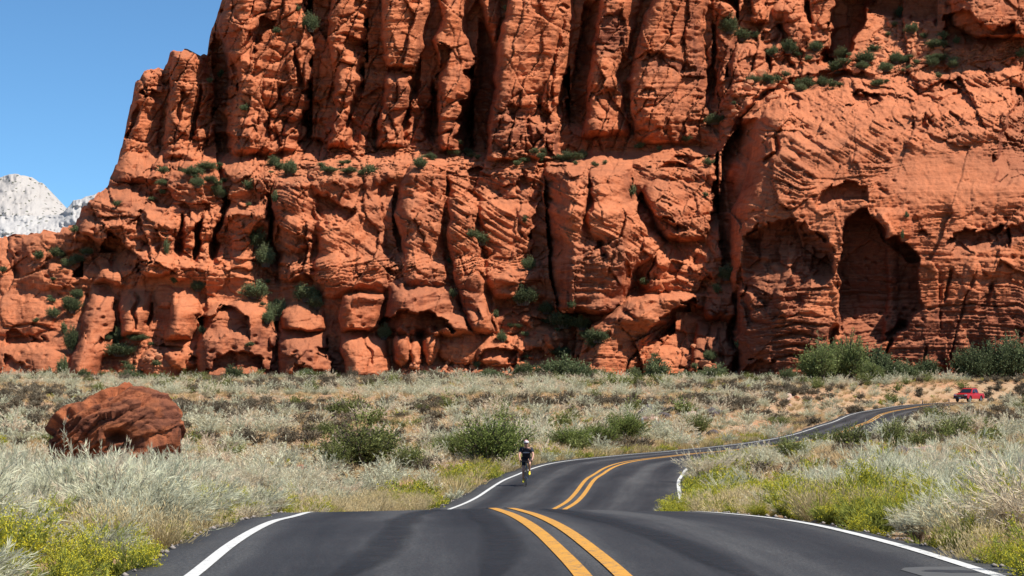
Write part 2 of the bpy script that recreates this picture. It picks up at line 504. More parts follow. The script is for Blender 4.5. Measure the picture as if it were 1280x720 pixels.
# curved tyre marks on the near crest
def ribbon(name, pts, w, z, mat):
    pts = np.array(pts, float)
    q = np.concatenate([[0], np.cumsum(np.hypot(*np.diff(pts, axis=0).T))])
    t = np.linspace(0, q[-1], 60)
    P = smooth_curve(q, pts, q[-1] / 60)
    T = np.gradient(P, axis=0); T /= np.linalg.norm(T, axis=1)[:, None]
    Nn = np.stack([T[:, 1], -T[:, 0]], 1)
    ww = w * (0.75 + 0.35 * vn2(np.arange(len(P)) / 6.0, np.zeros(len(P)), 3)) * np.clip(np.minimum(np.arange(len(P)), len(P) - 1 - np.arange(len(P))) / 10.0, 0.05, 1)
    V3 = []; fd = []
    for p_, n_, w_ in zip(P, Nn, ww):
        for q, f in ((-0.5, 0), (-0.2, 1), (0.2, 1), (0.5, 0)):
            x_, y_ = p_[0] + n_[0] * w_ * q, p_[1] + n_[1] * w_ * q
            V3.append((x_, y_, road_z(x_, y_) + z)); fd.append(f * 1.1)
    me = np_mesh(name, V3, grid_faces(len(P), 4)[:, ::-1], True)
    at = me.attributes.new('fade', 'FLOAT', 'POINT'); at.data.foreach_set('value', np.array(fd, np.float32))
    me.materials.append(mat)
    o = link(bpy.data.objects.new(name, me)); o['kind'] = 'structure'
    return o
def road_z(x, y):
    d = (CEN[:, 0] - x)**2 + (CEN[:, 1] - y)**2
    i = int(np.argmin(d))
    off = (x - CEN[i, 0]) * nr[i, 0] + (y - CEN[i, 1]) * nr[i, 1]
    al = (x - CEN[i, 0]) * tg[i, 0] + (y - CEN[i, 1]) * tg[i, 1]
    j = min(max(i + (1 if al > 0 else -1), 0), len(CEN) - 1)
    zc = CEN[i, 2] + (CEN[j, 2] - CEN[i, 2]) * min(1, abs(al) / 0.5)
    return float(zc - 0.018 * abs(off) + 0.018 * LANE + 0.012 * vn2(np.array([x / 3.0]), np.array([y / 5.0]), 5)[0])
ribbon('tyre_mark', [(-1.75, 14), (-1.35, 17), (-1.3, 21), (-1.45, 26), (-1.5, 31), (-1.15, 37)], 0.55, 0.006, M['tyre_rubber_mark'])
ribbon('tyre_mark', [(-0.25, 14), (-0.1, 18), (-0.2, 23), (-0.5, 29), (-0.6, 34), (-0.3, 38)], 0.55, 0.006, M['tyre_rubber_mark'])
ribbon('tyre_mark', [(2.1, 14), (1.75, 19), (1.2, 25), (0.75, 32), (0.6, 38)], 0.55, 0.006, M['tyre_rubber_mark'])
# pale concrete apron with an oily patch at the road's right edge
mbp = MB()
def patch(name, pts, z, mat):
    V3 = [(x, y, road_z(x, y) + z) for x, y in pts]
    me = bpy.data.meshes.new(name); me.from_pydata(V3, [], [tuple(range(len(pts)))]); me.materials.append(mat)
    o = link(bpy.data.objects.new(name, me)); o['kind'] = 'structure'
def ringpts(cx, cy, rx, ry, n, s):
    r = random.Random(s)
    return [(cx + rx * math.cos(a) * r.uniform(.85, 1.1), cy + ry * math.sin(a) * r.uniform(.85, 1.1)) for a in [2 * math.pi * i / n for i in range(n)]]
patch('concrete_apron', [(3.42, 16.9), (3.5, 17.12), (3.72, 17.26), (4.05, 17.3), (4.36, 17.22), (4.36, 16.6), (4.36, 15.2), (3.75, 15.2), (3.5, 16.2)], 0.0045, M['concrete'])
patch('oil_stain', ringpts(3.85, 16.8, 0.28, 0.14, 22, 2), 0.0065, M['oil'])

# ------------------------------------------------------------------ ground
TL = np.array([(-80, 1.3), (0, 1.5), (10, 1.6), (16, 1.66), (25, 1.85), (37, 2.28), (50, 2.85), (65, 3.45), (80, 3.62), (100, 3.6), (120, 3.4), (140, 2.95), (170, 2.0), (200, 1.05), (240, -0.15), (280, -1.2), (300, -1.55), (400, -4), (900, -10), (3500, -20)])
TR = np.array([(-80, 1.5), (0, 1.6), (10, 1.7), (16, 1.78), (25, 1.95), (37, 2.35), (60, 2.85), (90, 3.15), (120, 3.3), (150, 3.1), (200, 2.5), (250, 1.75), (275, 0.4), (300, -1.2), (400, -4), (900, -10), (3500, -20)])
CSUB = CEN[::4]; NSUB = nr[::4]
def ground_z(X, Y, rough=True):
    X = np.asarray(X, float); Y = np.asarray(Y, float)
    sh = X.shape; x = X.ravel(); y = Y.ravel()
    best = np.full(x.shape, 1e9); off = np.zeros(x.shape); zc = np.zeros(x.shape)
    for c, n in zip(CSUB, NSUB):
        d = (x - c[0])**2 + (y - c[1])**2
        k = d < best
        best = np.where(k, d, best)
        off = np.where(k, (x - c[0]) * n[0] + (y - c[1]) * n[1], off)
        zc = np.where(k, c[2], zc)
    dist = np.sqrt(best)
    mixr = sstep(-4, 4, off)
    T = CAMZ - (np.interp(y, TL[:, 0], TL[:, 1]) * (1 - mixr) + np.interp(y, TR[:, 0], TR[:, 1]) * mixr)
    amp = np.clip(dist / 25, 0.15, 1)
    T = T + 0.9 * sstep(262, 290, y) * (fbm2(x / 11, y / 16, 47, 3) - 0.15) + amp * (0.45 * fbm2(x / 22, y / 22, 41, 3) + 0.16 * fbm2(x / 4.0, y / 4.0, 45, 2))
    # white apron left of the boulder etc stays natural
    w = sstep(4.4, 11.0, dist)
    z = (zc - 0.09) * (1 - w) + T * w
    z = np.where((dist < 4.4) & (off < 0), zc - 0.22, z)
    z = np.where((dist < 4.0) & (off > 0), zc - 0.22, z)
    return z.reshape(sh), dist.reshape(sh)

gx = np.concatenate([np.array([-3000, -1800, -1000, -600, -350, -220, -150, -110, -85]), np.arange(-70, -24, 1.5), np.arange(-24, 40, 0.5), np.arange(40, 120, 1.6), np.array([125, 140, 170, 220, 300, 450, 700, 1200, 2000, 3000])])
gy = np.concatenate([np.array([-400, -150, -60, -20]), np.arange(0, 100, 0.5), np.arange(100, 200, 1.0), np.arange(200, 340, 2.0), np.array([345, 360, 400, 480, 600, 900, 1400, 2200, 3500])])
GX, GY = np.meshgrid(gx, gy)
GZ, GD = ground_z(GX, GY)
me = np_mesh('ground', np.stack([GX, GY, GZ], -1).reshape(-1, 3), grid_faces(len(gy), len(gx)), True)
m, nt, b = mat_new('sandy_soil')
co = coords(nt)
n1 = noise(nt, co, 0.12, 5, 0.6); n2 = noise(nt, co, 2.5, 6, 0.7); n3 = noise(nt, co, 28, 4, 0.75)
c = ramp(nt, [(0.3, (0.36, 0.20, 0.11)), (0.5, (0.38, 0.26, 0.16)), (0.7, (0.42, 0.22, 0.12))], n1).outputs[0]
c = mixc(nt, 0.7, c, ramp(nt, [(0.3, (0.6, 0.55, 0.5)), (0.6, (1.1, 1.1, 1.1))], n2).outputs[0], 'MULTIPLY')
c = mixc(nt, 0.8, c, ramp(nt, [(0.3, (0.5, 0.48, 0.46)), (0.5, (1, 1, 1)), (0.75, (1.35, 1.3, 1.25))], n3).outputs[0], 'MULTIPLY')
nt.links.new(c, b.inputs['Base Color']); b.inputs['Roughness'].default_value = 0.95; b.inputs['Specular IOR Level'].default_value = 0.1
nt.links.new(bump(nt, n3, 0.7, 0.03, bump(nt, n2, 0.5, 0.1)), b.inputs['Normal'])
me.materials.append(m)
gob = link(bpy.data.objects.new('ground', me)); gob['kind'] = 'structure'

# gravel verge along both road edges (single stones too small to pick apart)
def gravel(side):
    rs = np.random.RandomState(7 + side)
    n = 2600
    s = rs.uniform(3, 75, n)
    k = np.searchsorted(CS, s); k = np.clip(k, 0, len(CS) - 1)
    off = side * ((SH if side < 0 else SHR) - 0.08 + np.abs(rs.normal(0, 0.28, n)))
    X = CEN[k, 0] + nr[k, 0] * off; Y = CEN[k, 1] + nr[k, 1] * off
    Z, D = ground_z(X, Y)
    Z = np.where(np.abs(off) < (SH if side < 0 else SHR), CEN[k, 2] - 0.018 * np.abs(off) + 0.018 * LANE, Z)
    sz = 0.010 + 0.035 * rs.rand(n)**3
    base = np.array([(1, 0, 0), (-1, 0, 0), (0, 1, 0), (0, -1, 0), (0, 0, 0.7), (0, 0, -0.7)])
    tri = np.array([(0, 2, 4), (2, 1, 4), (1, 3, 4), (3, 0, 4), (2, 0, 5), (1, 2, 5), (3, 1, 5), (0, 3, 5)])
    a = rs.uniform(0, 6.28, n)
    B = base[None] * sz[:, None, None] * rs.uniform(0.6, 1.3, (n, 6, 1))
    R = np.stack([B[..., 0] * np.cos(a)[:, None] - B[..., 1] * np.sin(a)[:, None], B[..., 0] * np.sin(a)[:, None] + B[..., 1] * np.cos(a)[:, None], B[..., 2]], -1)
    P = R + np.stack([X, Y, Z + sz * 0.35], -1)[:, None, :]
    T = (tri[None] + (np.arange(n) * 6)[:, None, None]).reshape(-1, 3)
    me = np_mesh('gravel', P.reshape(-1, 3), T)
    me.materials.append(M['gravel'])
    o = link(bpy.data.objects.new('gravel', me))
    tag(o, 'loose grey gravel along the %s edge of the asphalt' % ('sagebrush' if side < 0 else 'yellow shrub'), 'gravel', None, 'stuff')
M['gravel'] = plain('roadside_gravel', (0.26, 0.22, 0.19), 0.9, var=0.6, scale=9)
gravel(-1); gravel(1)

# ------------------------------------------------------------------ the cliff
SIL = np.array([(-140, 312), (-60, 306), (0, 300), (22, 293), (40, 293), (55, 289), (70, 291), (83, 284), (95, 281), (103, 262), (120, 246), (133, 232), (137, 224), (146, 203), (152, 178), (158, 152), (165, 122), (169, 103), (178, 92), (184, 86), (192, 85), (204, 86), (208, 82), (212, 65), (216, 62), (243, 63), (247, 68), (258, 67), (260, 60), (263, 45), (270, 22), (278, -4), (292, -60), (330, -170), (380, -230), (1600, -250)], float)
ucols = np.concatenate([np.arange(-140, -6, 4), np.arange(-6, 1292, 1.2), np.arange(1292, 1440, 5)])
vrows = np.concatenate([np.arange(-250, -6, 7.0), np.arange(-6, 492, 1.02)])
tt = (vrows - vrows[0]) / (vrows[-1] - vrows[0])
S = np.interp(ucols, SIL[:, 0], SIL[:, 1])
S0 = S.copy()
S = S + np.where(S > -20, (1 + 0.7 * np.abs(np.gradient(S0, ucols))) * (2.2 * fbm2(ucols / 8, ucols * 0, 9, 3) + 1.2 * vn2(ucols / 3.0, ucols * 0, 12)), 0)
VV = np.maximum(vrows[:, None], S[None, :])          # rows above the skyline collapse onto it
UU = np.broadcast_to(ucols[None, :], VV.shape).copy()
wu = 4.5 * fbm2(UU / 38, VV / 38, 21, 3) + 2.4 * fbm2(UU / 11, VV / 11, 22, 3)
wv_ = 4.5 * fbm2(UU / 38, VV / 38, 31, 3) + 2.4 * fbm2(UU / 11, VV / 11, 32, 3)
U = UU + wu; V = VV + wv_
RE = np.zeros(U.shape)
STAIN_SHADE = np.zeros(U.shape); PALE = np.zeros(U.shape)

def bbox(u0, u1, v0, v1):
    c = np.where((ucols >= u0 - 14) & (ucols <= u1 + 14))[0]
    if len(c) == 0: return None
    sub = VV[:, c[0]:c[-1] + 1]
    r = np.where(((sub >= v0 - 14) & (sub <= v1 + 14)).any(1))[0]
    if len(r) == 0: return None
    return slice(r[0], r[-1] + 1), slice(c[0], c[-1] + 1)

def col(rows, prot, k=3.0, top=None, bot=10, add=False, lean=0.0, tilt=0.55):
    r = np.array(rows, float)
    low = rows[0][0] > 198 and rows[0][1] < 900
    if top is None: top = 34 if low else 14
    if low and not add: prot = prot * 1.25
    bb = bbox(r[:, 1].min(), r[:, 2].max(), r[0, 0], r[-1, 0])
    if bb is None: return
    u, v = U[bb], V[bb]
    l = np.interp(v, r[:, 0], r[:, 1]); q = np.interp(v, r[:, 0], r[:, 2])
    s = np.clip(np.abs(2 * (u - l) / np.maximum(q - l, 1) - 1), 0, 1)
    ss = np.clip(2 * (u - l) / np.maximum(q - l, 1) - 1, -1, 1)
    pr = (1 - s**k)**0.5 * (1 - tilt * (ss + 1) / 2)
    tv = np.clip((v - r[0, 0]) / top, 0, 1); bv = np.clip((r[-1, 0] - v) / bot, 0, 1)
    ve = (1 - (1 - tv)**2) * (1 - (1 - bv)**2)
    p = 1.35 * (prot + lean * (v - r[0, 0]) / (r[-1, 0] - r[0, 0])) * pr * ve
    RE[bb] = RE[bb] + p if add else np.maximum(RE[bb], p)

def blob(u0, v0, ru, rv, p, add=True, pw=0.5):
    bb = bbox(u0 - ru, u0 + ru, v0 - rv, v0 + rv)
    if bb is None: return
    e = np.clip(1 - ((U[bb] - u0) / ru)**2 - ((V[bb] - v0) / rv)**2, 0, 1)**pw
    RE[bb] = RE[bb] + p * e if add else np.maximum(RE[bb], p * e)

def segd(u, v, a, b):
    dx, dy = b[0] - a[0], b[1] - a[1]
    t = np.clip(((u - a[0]) * dx + (v - a[1]) * dy) / (dx * dx + dy * dy + 1e-9), 0, 1)
    return np.hypot(u - a[0] - t * dx, v - a[1] - t * dy), t

def cleft(pts, depth, pw=0.5):
    p = np.array(pts, float); w = p[:, 2].max() * 2
    bb = bbox(p[:, 0].min() - w, p[:, 0].max() + w, p[:, 1].min() - w, p[:, 1].max() + w)
    if bb is None: return
    u, v = U[bb], V[bb]; best = np.full(u.shape, 9.0)
    sd_ = int(abs(p[0, 0]) * 7 + abs(p[0, 1])) % 997
    wob = 1.0 + 0.75 * vn2(u / 30, v / 13, sd_) + 0.35 * vn2(u / 9, v / 5, sd_ + 1)
    un = u + 3.2 * vn2(u / 40, v / 17, sd_ + 2)
    L = np.concatenate([[0], np.cumsum(np.hypot(np.diff(p[:, 0]), np.diff(p[:, 1])))]); taper = np.zeros(u.shape)
    for i, (a, b_) in enumerate(zip(p[:-1], p[1:])):
        d, t = segd(un, v, a, b_)
        k = d / (0.5 + 1.1 * (a[2] + (b_[2] - a[2]) * t)) < best
        best = np.where(k, d / (0.5 + 1.1 * (a[2] + (b_[2] - a[2]) * t)), best)
        taper = np.where(k, (L[i] + t * (L[i + 1] - L[i])) / L[-1], taper)
    best = best / np.clip(wob, 0.55, 2)
    ends = np.clip(np.minimum(taper, 1 - taper) / 0.16, 0.12, 1)
    if p[0, 1] < 0: ends = np.clip((1 - taper) / 0.16, 0.12, 1)
    RE[bb] -= (1.8 if depth > 6.5 else 1.3) * depth * ends * np.clip(1 - best, 0, 1)**(0.35 if depth > 6.5 else 0.65)

def poly_dist(pts, u, v):
    n = len(pts); ins = np.zeros(u.shape, bool); dm = np.full(u.shape, 1e9)
    for i in range(n):
        a, b_ = pts[i], pts[(i + 1) % n]
        d, t = segd(u, v, a, b_); dm = np.minimum(dm, d)
        c = ((a[1] > v) != (b_[1] > v)) & (u < (b_[0] - a[0]) * (v - a[1]) / (b_[1] - a[1] + 1e-9) + a[0])
        ins ^= c
    return np.where(ins, dm, -dm)

def alcove(pts, depth, soft=3.0, taper=1.6, stain_shade=0.0, jit=1.0):
    p = np.array(pts, float)
    bb = bbox(p[:, 0].min(), p[:, 0].max(), p[:, 1].min(), p[:, 1].max())
    if bb is None: return
    u, v = U[bb], V[bb]
    c_ = voro2(u / 13, v / 11, int(p[0, 0]) % 97)[2]
    u = u + 7 * jit * (c_ - 0.5) + 3 * vn2(u / 16, v / 16, 3); v = v + 6 * jit * ((c_ * 9.7 % 1) - 0.5) + 3 * vn2(u / 16, v / 16, 4)
    d = poly_dist(pts, u, v)
    a = np.clip(d / soft, 0, 1); a = np.sqrt(np.clip(1 - (1 - a)**2, 0, 1))
    tap = np.clip((p[:, 1].max() - v) / (p[:, 1].max() - p[:, 1].min()) * taper, 0.06, 1)
    RE[bb] -= 1.35 * depth * a * tap
    if stain_shade: STAIN_SHADE[bb] = np.maximum(STAIN_SHADE[bb], stain_shade * sstep(-4, 4, d))  # varnish inside the hollow, strengthened to paint its shade into the colour

def zone(pts, soft=20):
    return sstep(-soft, soft, poly_dist(pts, U, V))

# ---- upper wall
col([(84, 174, 207), (130, 164, 207), (180, 150, 204), (228, 136, 197)], 4)
col([(62, 212, 261), (100, 211, 264), (140, 207, 260), (200, 200, 258)], 5.5)
cleft([(207, 88, 3), (206, 130, 3.5), (203, 175, 3), (194, 200, 2)], 4)
cleft([(249, 100, 2), (246, 140, 4), (242, 180, 4)], 4)
cleft([(226, 110, 2), (224, 150, 2.5)], 2); cleft([(263, 150, 1.5), (260, 185, 2)], 2)
alcove([(178, 118), (190, 112), (206, 116), (204, 132), (195, 128)], 3)
cleft([(172, 130, 2), (166, 165, 5), (158, 180, 4)], 2.5)
cleft([(271, 62, 4), (277, 95, 5), (273, 135, 5.5), (271, 180, 5), (276, 225, 3)], 7)
col([(-260, 300, 386), (-50, 290, 380), (0, 281, 378), (30, 272, 392), (60, 282, 398), (100, 286, 398), (150, 284, 376), (195, 284, 372)], 9, 3.5)
alcove([(303, 78), (305, 55), (314, 32), (328, 18), (346, 22), (340, 36), (322, 58), (312, 74)], 4, 4, 2.5)
cleft([(292, 70, 3), (298, 100, 4), (291, 150, 3)], 3)
cleft([(369, 58, 2), (373, 98, 3), (376, 112, 4)], 4)
cleft([(352, 105, 1.5), (350, 132, 2)], 2); cleft([(302, 95, 1), (300, 125, 2)], 1.5)
for q in ((338, 118, 9, 6), (305, 152, 8, 7), (322, 150, 7, 7), (342, 140, 8, 5), (362, 120, 8, 6), (313, 170, 7, 10), (350, 160, 10, 7), (330, 178, 10, 7), (365, 145, 6, 9)):
    blob(*q, 1.3)
cleft([(398, -20, 8), (394, 25, 10), (400, 70, 7), (388, 130, 8), (383, 185, 6)], 8, 0.4)
col([(95, 388, 402), (130, 385, 400), (182, 386, 398)], 1.2, 3, add=True)
col([(-260, 405, 470), (0, 411, 463), (40, 409, 457), (75, 414, 454), (110, 416, 452), (150, 414, 446), (186, 406, 440)], 7)
alcove([(429, 72), (429, 48), (438, 38), (452, 42), (464, 58), (460, 72)], 3.5, 3, 3)
blob(436, 95, 18, 22, 1.2); cleft([(452, 75, 4), (455, 100, 5), (442, 135, 4), (425, 165, 4)], 4)
cleft([(420, 60, 1.5), (417, 110, 2)], 1.5); cleft([(430, 138, 2), (440, 150, 2), (437, 180, 3)], 2.5)
cleft([(472, -30, 7), (468, 30, 8), (464, 75, 9), (456, 105, 7)], 7, 0.4)
col([(-260, 474, 545), (0, 476, 540), (40, 475, 536), (72, 477, 526), (86, 480, 520)], 8.5, 5, bot=5)
col([(92, 480, 517), (130, 476, 510), (188, 470, 505)], 6.5, 3.5)
cleft([(480, 118, 2), (472, 150, 4), (468, 185, 4)], 4); cleft([(498, 90, 3), (520, 93, 3)], 3)
cleft([(560, -20, 5), (552, 20, 4), (536, 48, 3), (524, 80, 4), (514, 125, 4), (503, 182, 4)], 4.5, 0.45)
col([(-260, 548, 590), (0, 550, 588), (25, 556, 586), (52, 540, 587), (90, 550, 599), (120, 546, 592), (150, 548, 586), (190, 548, 576)], 8)
alcove([(550, 100), (551, 54), (568, 56), (570, 66), (561, 82), (556, 104)], 3.5, 3, 3)
cleft([(545, 95, 4), (541, 140, 5), (540, 185, 5)], 6, 0.4)
blob(575, 110, 20, 26, 1.0); blob(592, 88, 10, 14, 1.0)
cleft([(594, 5, 8), (602, 60, 10), (597, 110, 9), (588, 150, 10), (582, 192, 9)], 12, 0.35)
col([(-260, 600, 630), (-10, 596, 628), (22, 604, 626), (60, 612, 620)], 7, 2.5, bot=30)
cleft([(634, -20, 4), (628, 22, 4), (620, 52, 4)], 5, 0.4)
col([(-260, 634, 722), (0, 636, 716), (50, 620, 713), (100, 615, 708), (150, 611, 702), (200, 606, 698)], 10.5, 8)
cleft([(706, 15, 1.5), (698, 45, 2), (692, 70, 2), (690, 150, 2)], 1.8)
alcove([(640, 152), (636, 132), (650, 128), (668, 132), (690, 140), (690, 158), (662, 160)], 2.2, 4, 2.5)
blob(636, 170, 14, 20, 1.2); blob(672, 172, 22, 18, 1.0); cleft([(660, 140, 2), (664, 190, 3)], 1.5)
alcove([(695, 15), (700, 5), (710, 10), (706, 20)], 1.5, 2)
cleft([(742, -30, 9), (733, 30, 9), (726, 75, 10), (719, 110, 8), (716, 165, 5)], 12, 0.35)
cleft([(716, 98, 6), (705, 122, 5), (693, 148, 3)], 6, 0.45)
col([(-260, 745, 810), (0, 749, 806), (50, 741, 790), (90, 738, 778), (130, 735, 782), (172, 726, 790)], 7.5, 5)
alcove([(738, 70), (745, 42), (755, 20), (775, 14), (783, 25), (780, 48), (765, 66)], 1.6, 6, 6, 0.75)
cleft([(775, 64, 3), (779, 98, 4), (785, 128, 5), (800, 160, 5)], 5, 0.45)
blob(758, 95, 18, 22, 1.4); blob(745, 150, 12, 16, 1.2); alcove([(748, 128), (760, 112), (776, 118), (778, 134), (764, 130)], 1.6)
alcove([(808, -14), (830, -14), (826, 8), (812, 24), (808, 10)], 5, 3, 3)
col([(-260, 822, 902), (0, 815, 888), (50, 796, 882), (100, 783, 884), (150, 790, 890), (182, 798, 900)], 9, 5, bot=40)
alcove([(806, 88), (806, 66), (820, 60), (832, 72), (860, 84), (866, 96), (850, 94), (830, 90)], 1.3, 5, 1.6, 0.5)
alcove([(852, 92), (860, 78), (872, 80), (870, 94)], 1.4, 3, 1.6, 0.5); alcove([(795, 120), (803, 112), (818, 118), (826, 128), (806, 122)], 1.3, 3)
cleft([(895, 20, 2), (892, 60, 3), (888, 100, 4), (885, 138, 5)], 5, 0.45)
cleft([(883, 0, 1), (880, 60, 1.5), (882, 95, 1.5)], 1.2)
cleft([(922, -30, 10), (925, 10, 9), (933, 32, 6)], 10, 0.4)
col([(-260, 940, 965), (-20, 938, 958), (30, 938, 960)], 5)
blob(985, 14, 22, 16, 3.5); blob(994, 40, 19, 22, 4.5); blob(961, 44, 9, 8, 2.5); blob(965, 62, 18, 8, 2.5); blob(905, 60, 10, 18, 2)
cleft([(972, 30, 3), (980, 55, 4), (992, 68, 4)], 4); cleft([(1008, 0, 4), (1014, 30, 5)], 5)
col([(52, 922, 958), (80, 916, 956), (122, 914, 952)], 5, 3); cleft([(914, 80, 3), (908, 125, 5)], 5); cleft([(960, 60, 3), (958, 95, 3)], 3)
blob(905, 95, 12, 10, 2); blob(930, 128, 28, 13, 3.5); blob(925, 148, 18, 10, 2)
alcove([(1035, 45), (1043, -30), (1100, -30), (1088, 10), (1072, 48), (1058, 78), (1042, 88), (1024, 82)], 14, 8, 9)
alcove([(1085, 20), (1095, -40), (1200, -40), (1190, 15), (1175, 30), (1150, 22), (1110, 22)], 9, 6, 9)
col([(-260, 1190, 1330), (0, 1186, 1330), (30, 1190, 1330), (48, 1215, 1330)], 12, 4, bot=5)
alcove([(1180, 60), (1178, 20), (1205, 12), (1228, 34), (1268, 30), (1272, 40), (1240, 58), (1215, 64)], 6, 4, 2.2)
blob(1232, 14, 26, 20, 2.5)

# ---- the apron, left to middle
blob(36, 455, 47, 26, 5); blob(20, 395, 50, 28, 3.0); blob(35, 320, 26, 24, 2.6); blob(80, 300, 30, 16, 2.2); blob(60, 345, 34, 18, 2)
alcove([(6, 440), (12, 420), (8, 415), (22, 413), (34, 425), (37, 436), (20, 440)], 2.5, 2, 1.3); alcove([(40, 430), (42, 418), (58, 424), (60, 432)], 1.5, 2)
alcove([(0, 468), (4, 448), (16, 448), (34, 458), (42, 472), (20, 473)], 2, 3, 1.3); cleft([(0, 410, 1.5), (40, 405, 2), (70, 412, 1.5)], 1.2)
col([(232, 94, 160), (260, 96, 216), (290, 98, 222), (330, 160, 216), (350, 186, 212)], 6.5, 3, bot=8)
alcove([(136, 288), (150, 300), (188, 332), (160, 358), (152, 334), (140, 333), (122, 362), (92, 372), (84, 366), (98, 336), (124, 312)], 6, 3, 4)
alcove([(162, 272), (178, 262), (194, 276), (188, 284), (170, 286)], 2, 3); blob(150, 250, 26, 14, 1.8); blob(122, 262, 16, 14, 1.6)
col([(330, 128, 142), (358, 118, 158)], 4, 2.5)
col([(360, 112, 150), (392, 103, 150), (425, 98, 146), (450, 88, 130), (474, 86, 122)], 6.5, 2.6)
alcove([(116, 440), (122, 428), (144, 412), (145, 426), (134, 438)], 3, 3, 1.5); cleft([(147, 370, 3), (147, 408, 4), (150, 425, 4)], 4)
col([(362, 150, 188), (395, 150, 188), (424, 150, 184)], 4.5, 2.5); cleft([(168, 365, 2), (170, 400, 2.5), (168, 415, 2)], 2.2); cleft([(190, 380, 3), (186, 410, 3)], 3)
cleft([(227, 266, 2.5), (224, 300, 4), (223, 322, 3)], 5); cleft([(250, 268, 3), (247, 300, 5), (244, 334, 5)], 6)
cleft([(285, 232, 2.5), (278, 268, 4), (270, 300, 5), (266, 338, 5)], 6); blob(300, 310, 17, 18, 2.6); blob(305, 272, 26, 20, 3); blob(260, 292, 12, 26, 2); blob(236, 290, 10, 28, 1.6)
alcove([(278, 300), (282, 276), (300, 266), (314, 272), (308, 284), (292, 290)], 2, 4, 1.5)
col([(360, 213, 250), (390, 212, 250), (426, 206, 240)], 5.5, 2.6); cleft([(252, 372, 4), (252, 420, 5)], 4)
blob(262, 350, 20, 18, 2); blob(205, 372, 14, 14, 2.2); blob(225, 338, 18, 16, 1.6)
blob(205, 458, 28, 24, 4.5); blob(232, 445, 24, 20, 3.5); alcove([(205, 440), (212, 432), (228, 434), (224, 446), (212, 448)], 2, 2.5)
col([(374, 262, 334), (400, 250, 345), (430, 246, 348), (476, 250, 348)], 7, 2.8, top=26)
alcove([(252, 428), (250, 400), (268, 392), (276, 380), (292, 384), (310, 400), (318, 420), (312, 430), (285, 420), (268, 430)], 4, 3, 2.5)
alcove([(256, 474), (268, 448), (292, 440), (325, 444), (344, 474)], 3.2, 4, 1.8); alcove([(236, 455), (244, 440), (250, 452), (246, 460)], 2, 2.5)
col([(376, 352, 404), (400, 350, 406), (413, 354, 408)], 5, 3, bot=5); col([(413, 350, 411), (440, 347, 414), (475, 344, 420)], 6.8, 3.5)
alcove([(394, 450), (396, 436), (410, 434), (408, 446)], 2, 3); alcove([(362, 474), (366, 455), (390, 458), (414, 460), (420, 474)], 1.6, 3)
cleft([(420, 395, 5), (422, 430, 6), (424, 474, 6)], 7, 0.45); cleft([(346, 392, 4), (349, 420, 3)], 3); blob(343, 426, 8, 9, 2)
col([(366, 430, 480), (395, 424, 479), (414, 427, 476)], 6.8, 3, top=8, bot=6); col([(412, 427, 478), (432, 424, 485), (478, 432, 491)], 8.2, 2.8)
cleft([(460, 412, 1.5), (462, 440, 2), (468, 462, 2)], 1.2)
col([(200, 385, 470), (240, 384, 476), (300, 396, 482), (372, 392, 484)], 4.5, 3, top=30, bot=20)
alcove([(386, 244), (392, 240), (452, 262), (434, 275), (412, 290), (402, 280)], 3.2, 3, 2.4)
col([(222, 345, 392), (250, 342, 398), (290, 338, 400), (322, 345, 385)], 6, 2.4, top=28); alcove([(342, 322), (346, 288), (364, 286), (390, 305), (376, 308), (356, 325)], 2.4, 3, 1.6)
col([(305, 348, 386), (350, 348, 388)], 4.5, 2.5); alcove([(346, 352), (350, 322), (366, 330), (362, 350)], 2.2, 3, 2); cleft([(338, 240, 4), (337, 290, 5), (345, 340, 4)], 5)
blob(334, 268, 22, 20, 2.2); blob(330, 230, 24, 14, 2.0); blob(372, 225, 24, 12, 1.8); blob(480, 222, 16, 10, 2.4)
alcove([(482, 316), (486, 272), (494, 270), (510, 318), (496, 324)], 5, 3, 4)
alcove([(477, 262), (482, 240), (496, 232), (500, 240), (490, 266)], 3, 3)
col([(196, 522, 558), (230, 502, 558), (270, 492, 557), (300, 500, 558), (350, 506, 562), (372, 498, 566)], 7.5, 3, bot=40)
col([(352, 484, 572), (385, 479, 580), (420, 476, 596)], 8, 2.8, top=30, bot=12)
alcove([(476, 424), (479, 394), (498, 386), (540, 390), (566, 404), (572, 414), (555, 412), (540, 420), (515, 424)], 5.5, 4, 3.5)
blob(502, 434, 12, 27, 6, True); blob(538, 432, 11, 25, 6, True); blob(520, 442, 8, 20, 4); blob(574, 432, 30, 26, 4.5)
cleft([(557, 205, 2), (557, 260, 2.5), (559, 320, 3), (566, 352, 3)], 4, 0.45)
col([(215, 559, 594), (300, 560, 598), (350, 566, 612), (418, 588, 626)], 5.5, 3); cleft([(576, 318, 1.5), (580, 345, 2)], 1.5); cleft([(598, 330, 2), (612, 390, 3), (622, 415, 2)], 2.2)
alcove([(583, 214), (598, 208), (626, 234), (604, 246), (588, 252)], 3.5, 3, 2); col([(235, 600, 682), (300, 600, 680), (375, 612, 682)], 2.5, 4)
cleft([(640, 255, 1), (652, 290, 1.5), (664, 305, 1.5)], 1.0); blob(650, 235, 26, 18, 1.6); alcove([(640, 240), (652, 216), (670, 226), (668, 244), (652, 246)], 1.8, 3)
cleft([(690, 215, 3), (682, 245, 6), (674, 290, 8), (680, 330, 9), (696, 370, 9), (704, 392, 5)], 12, 0.35)
col([(200, 682, 790), (240, 678, 796), (300, 684, 832), (340, 688, 795), (395, 694, 772)], 11, 3, top=40)
cleft([(735, 206, 2), (734, 250, 3), (732, 300, 4)], 4, 0.45); cleft([(752, 300, 2), (756, 318, 4), (760, 326, 2)], 3)
alcove([(735, 325), (740, 310), (752, 306), (756, 322), (748, 330)], 1.6, 3); blob(762, 270, 30, 40, 1.6); blob(712, 270, 20, 50, 1.4)
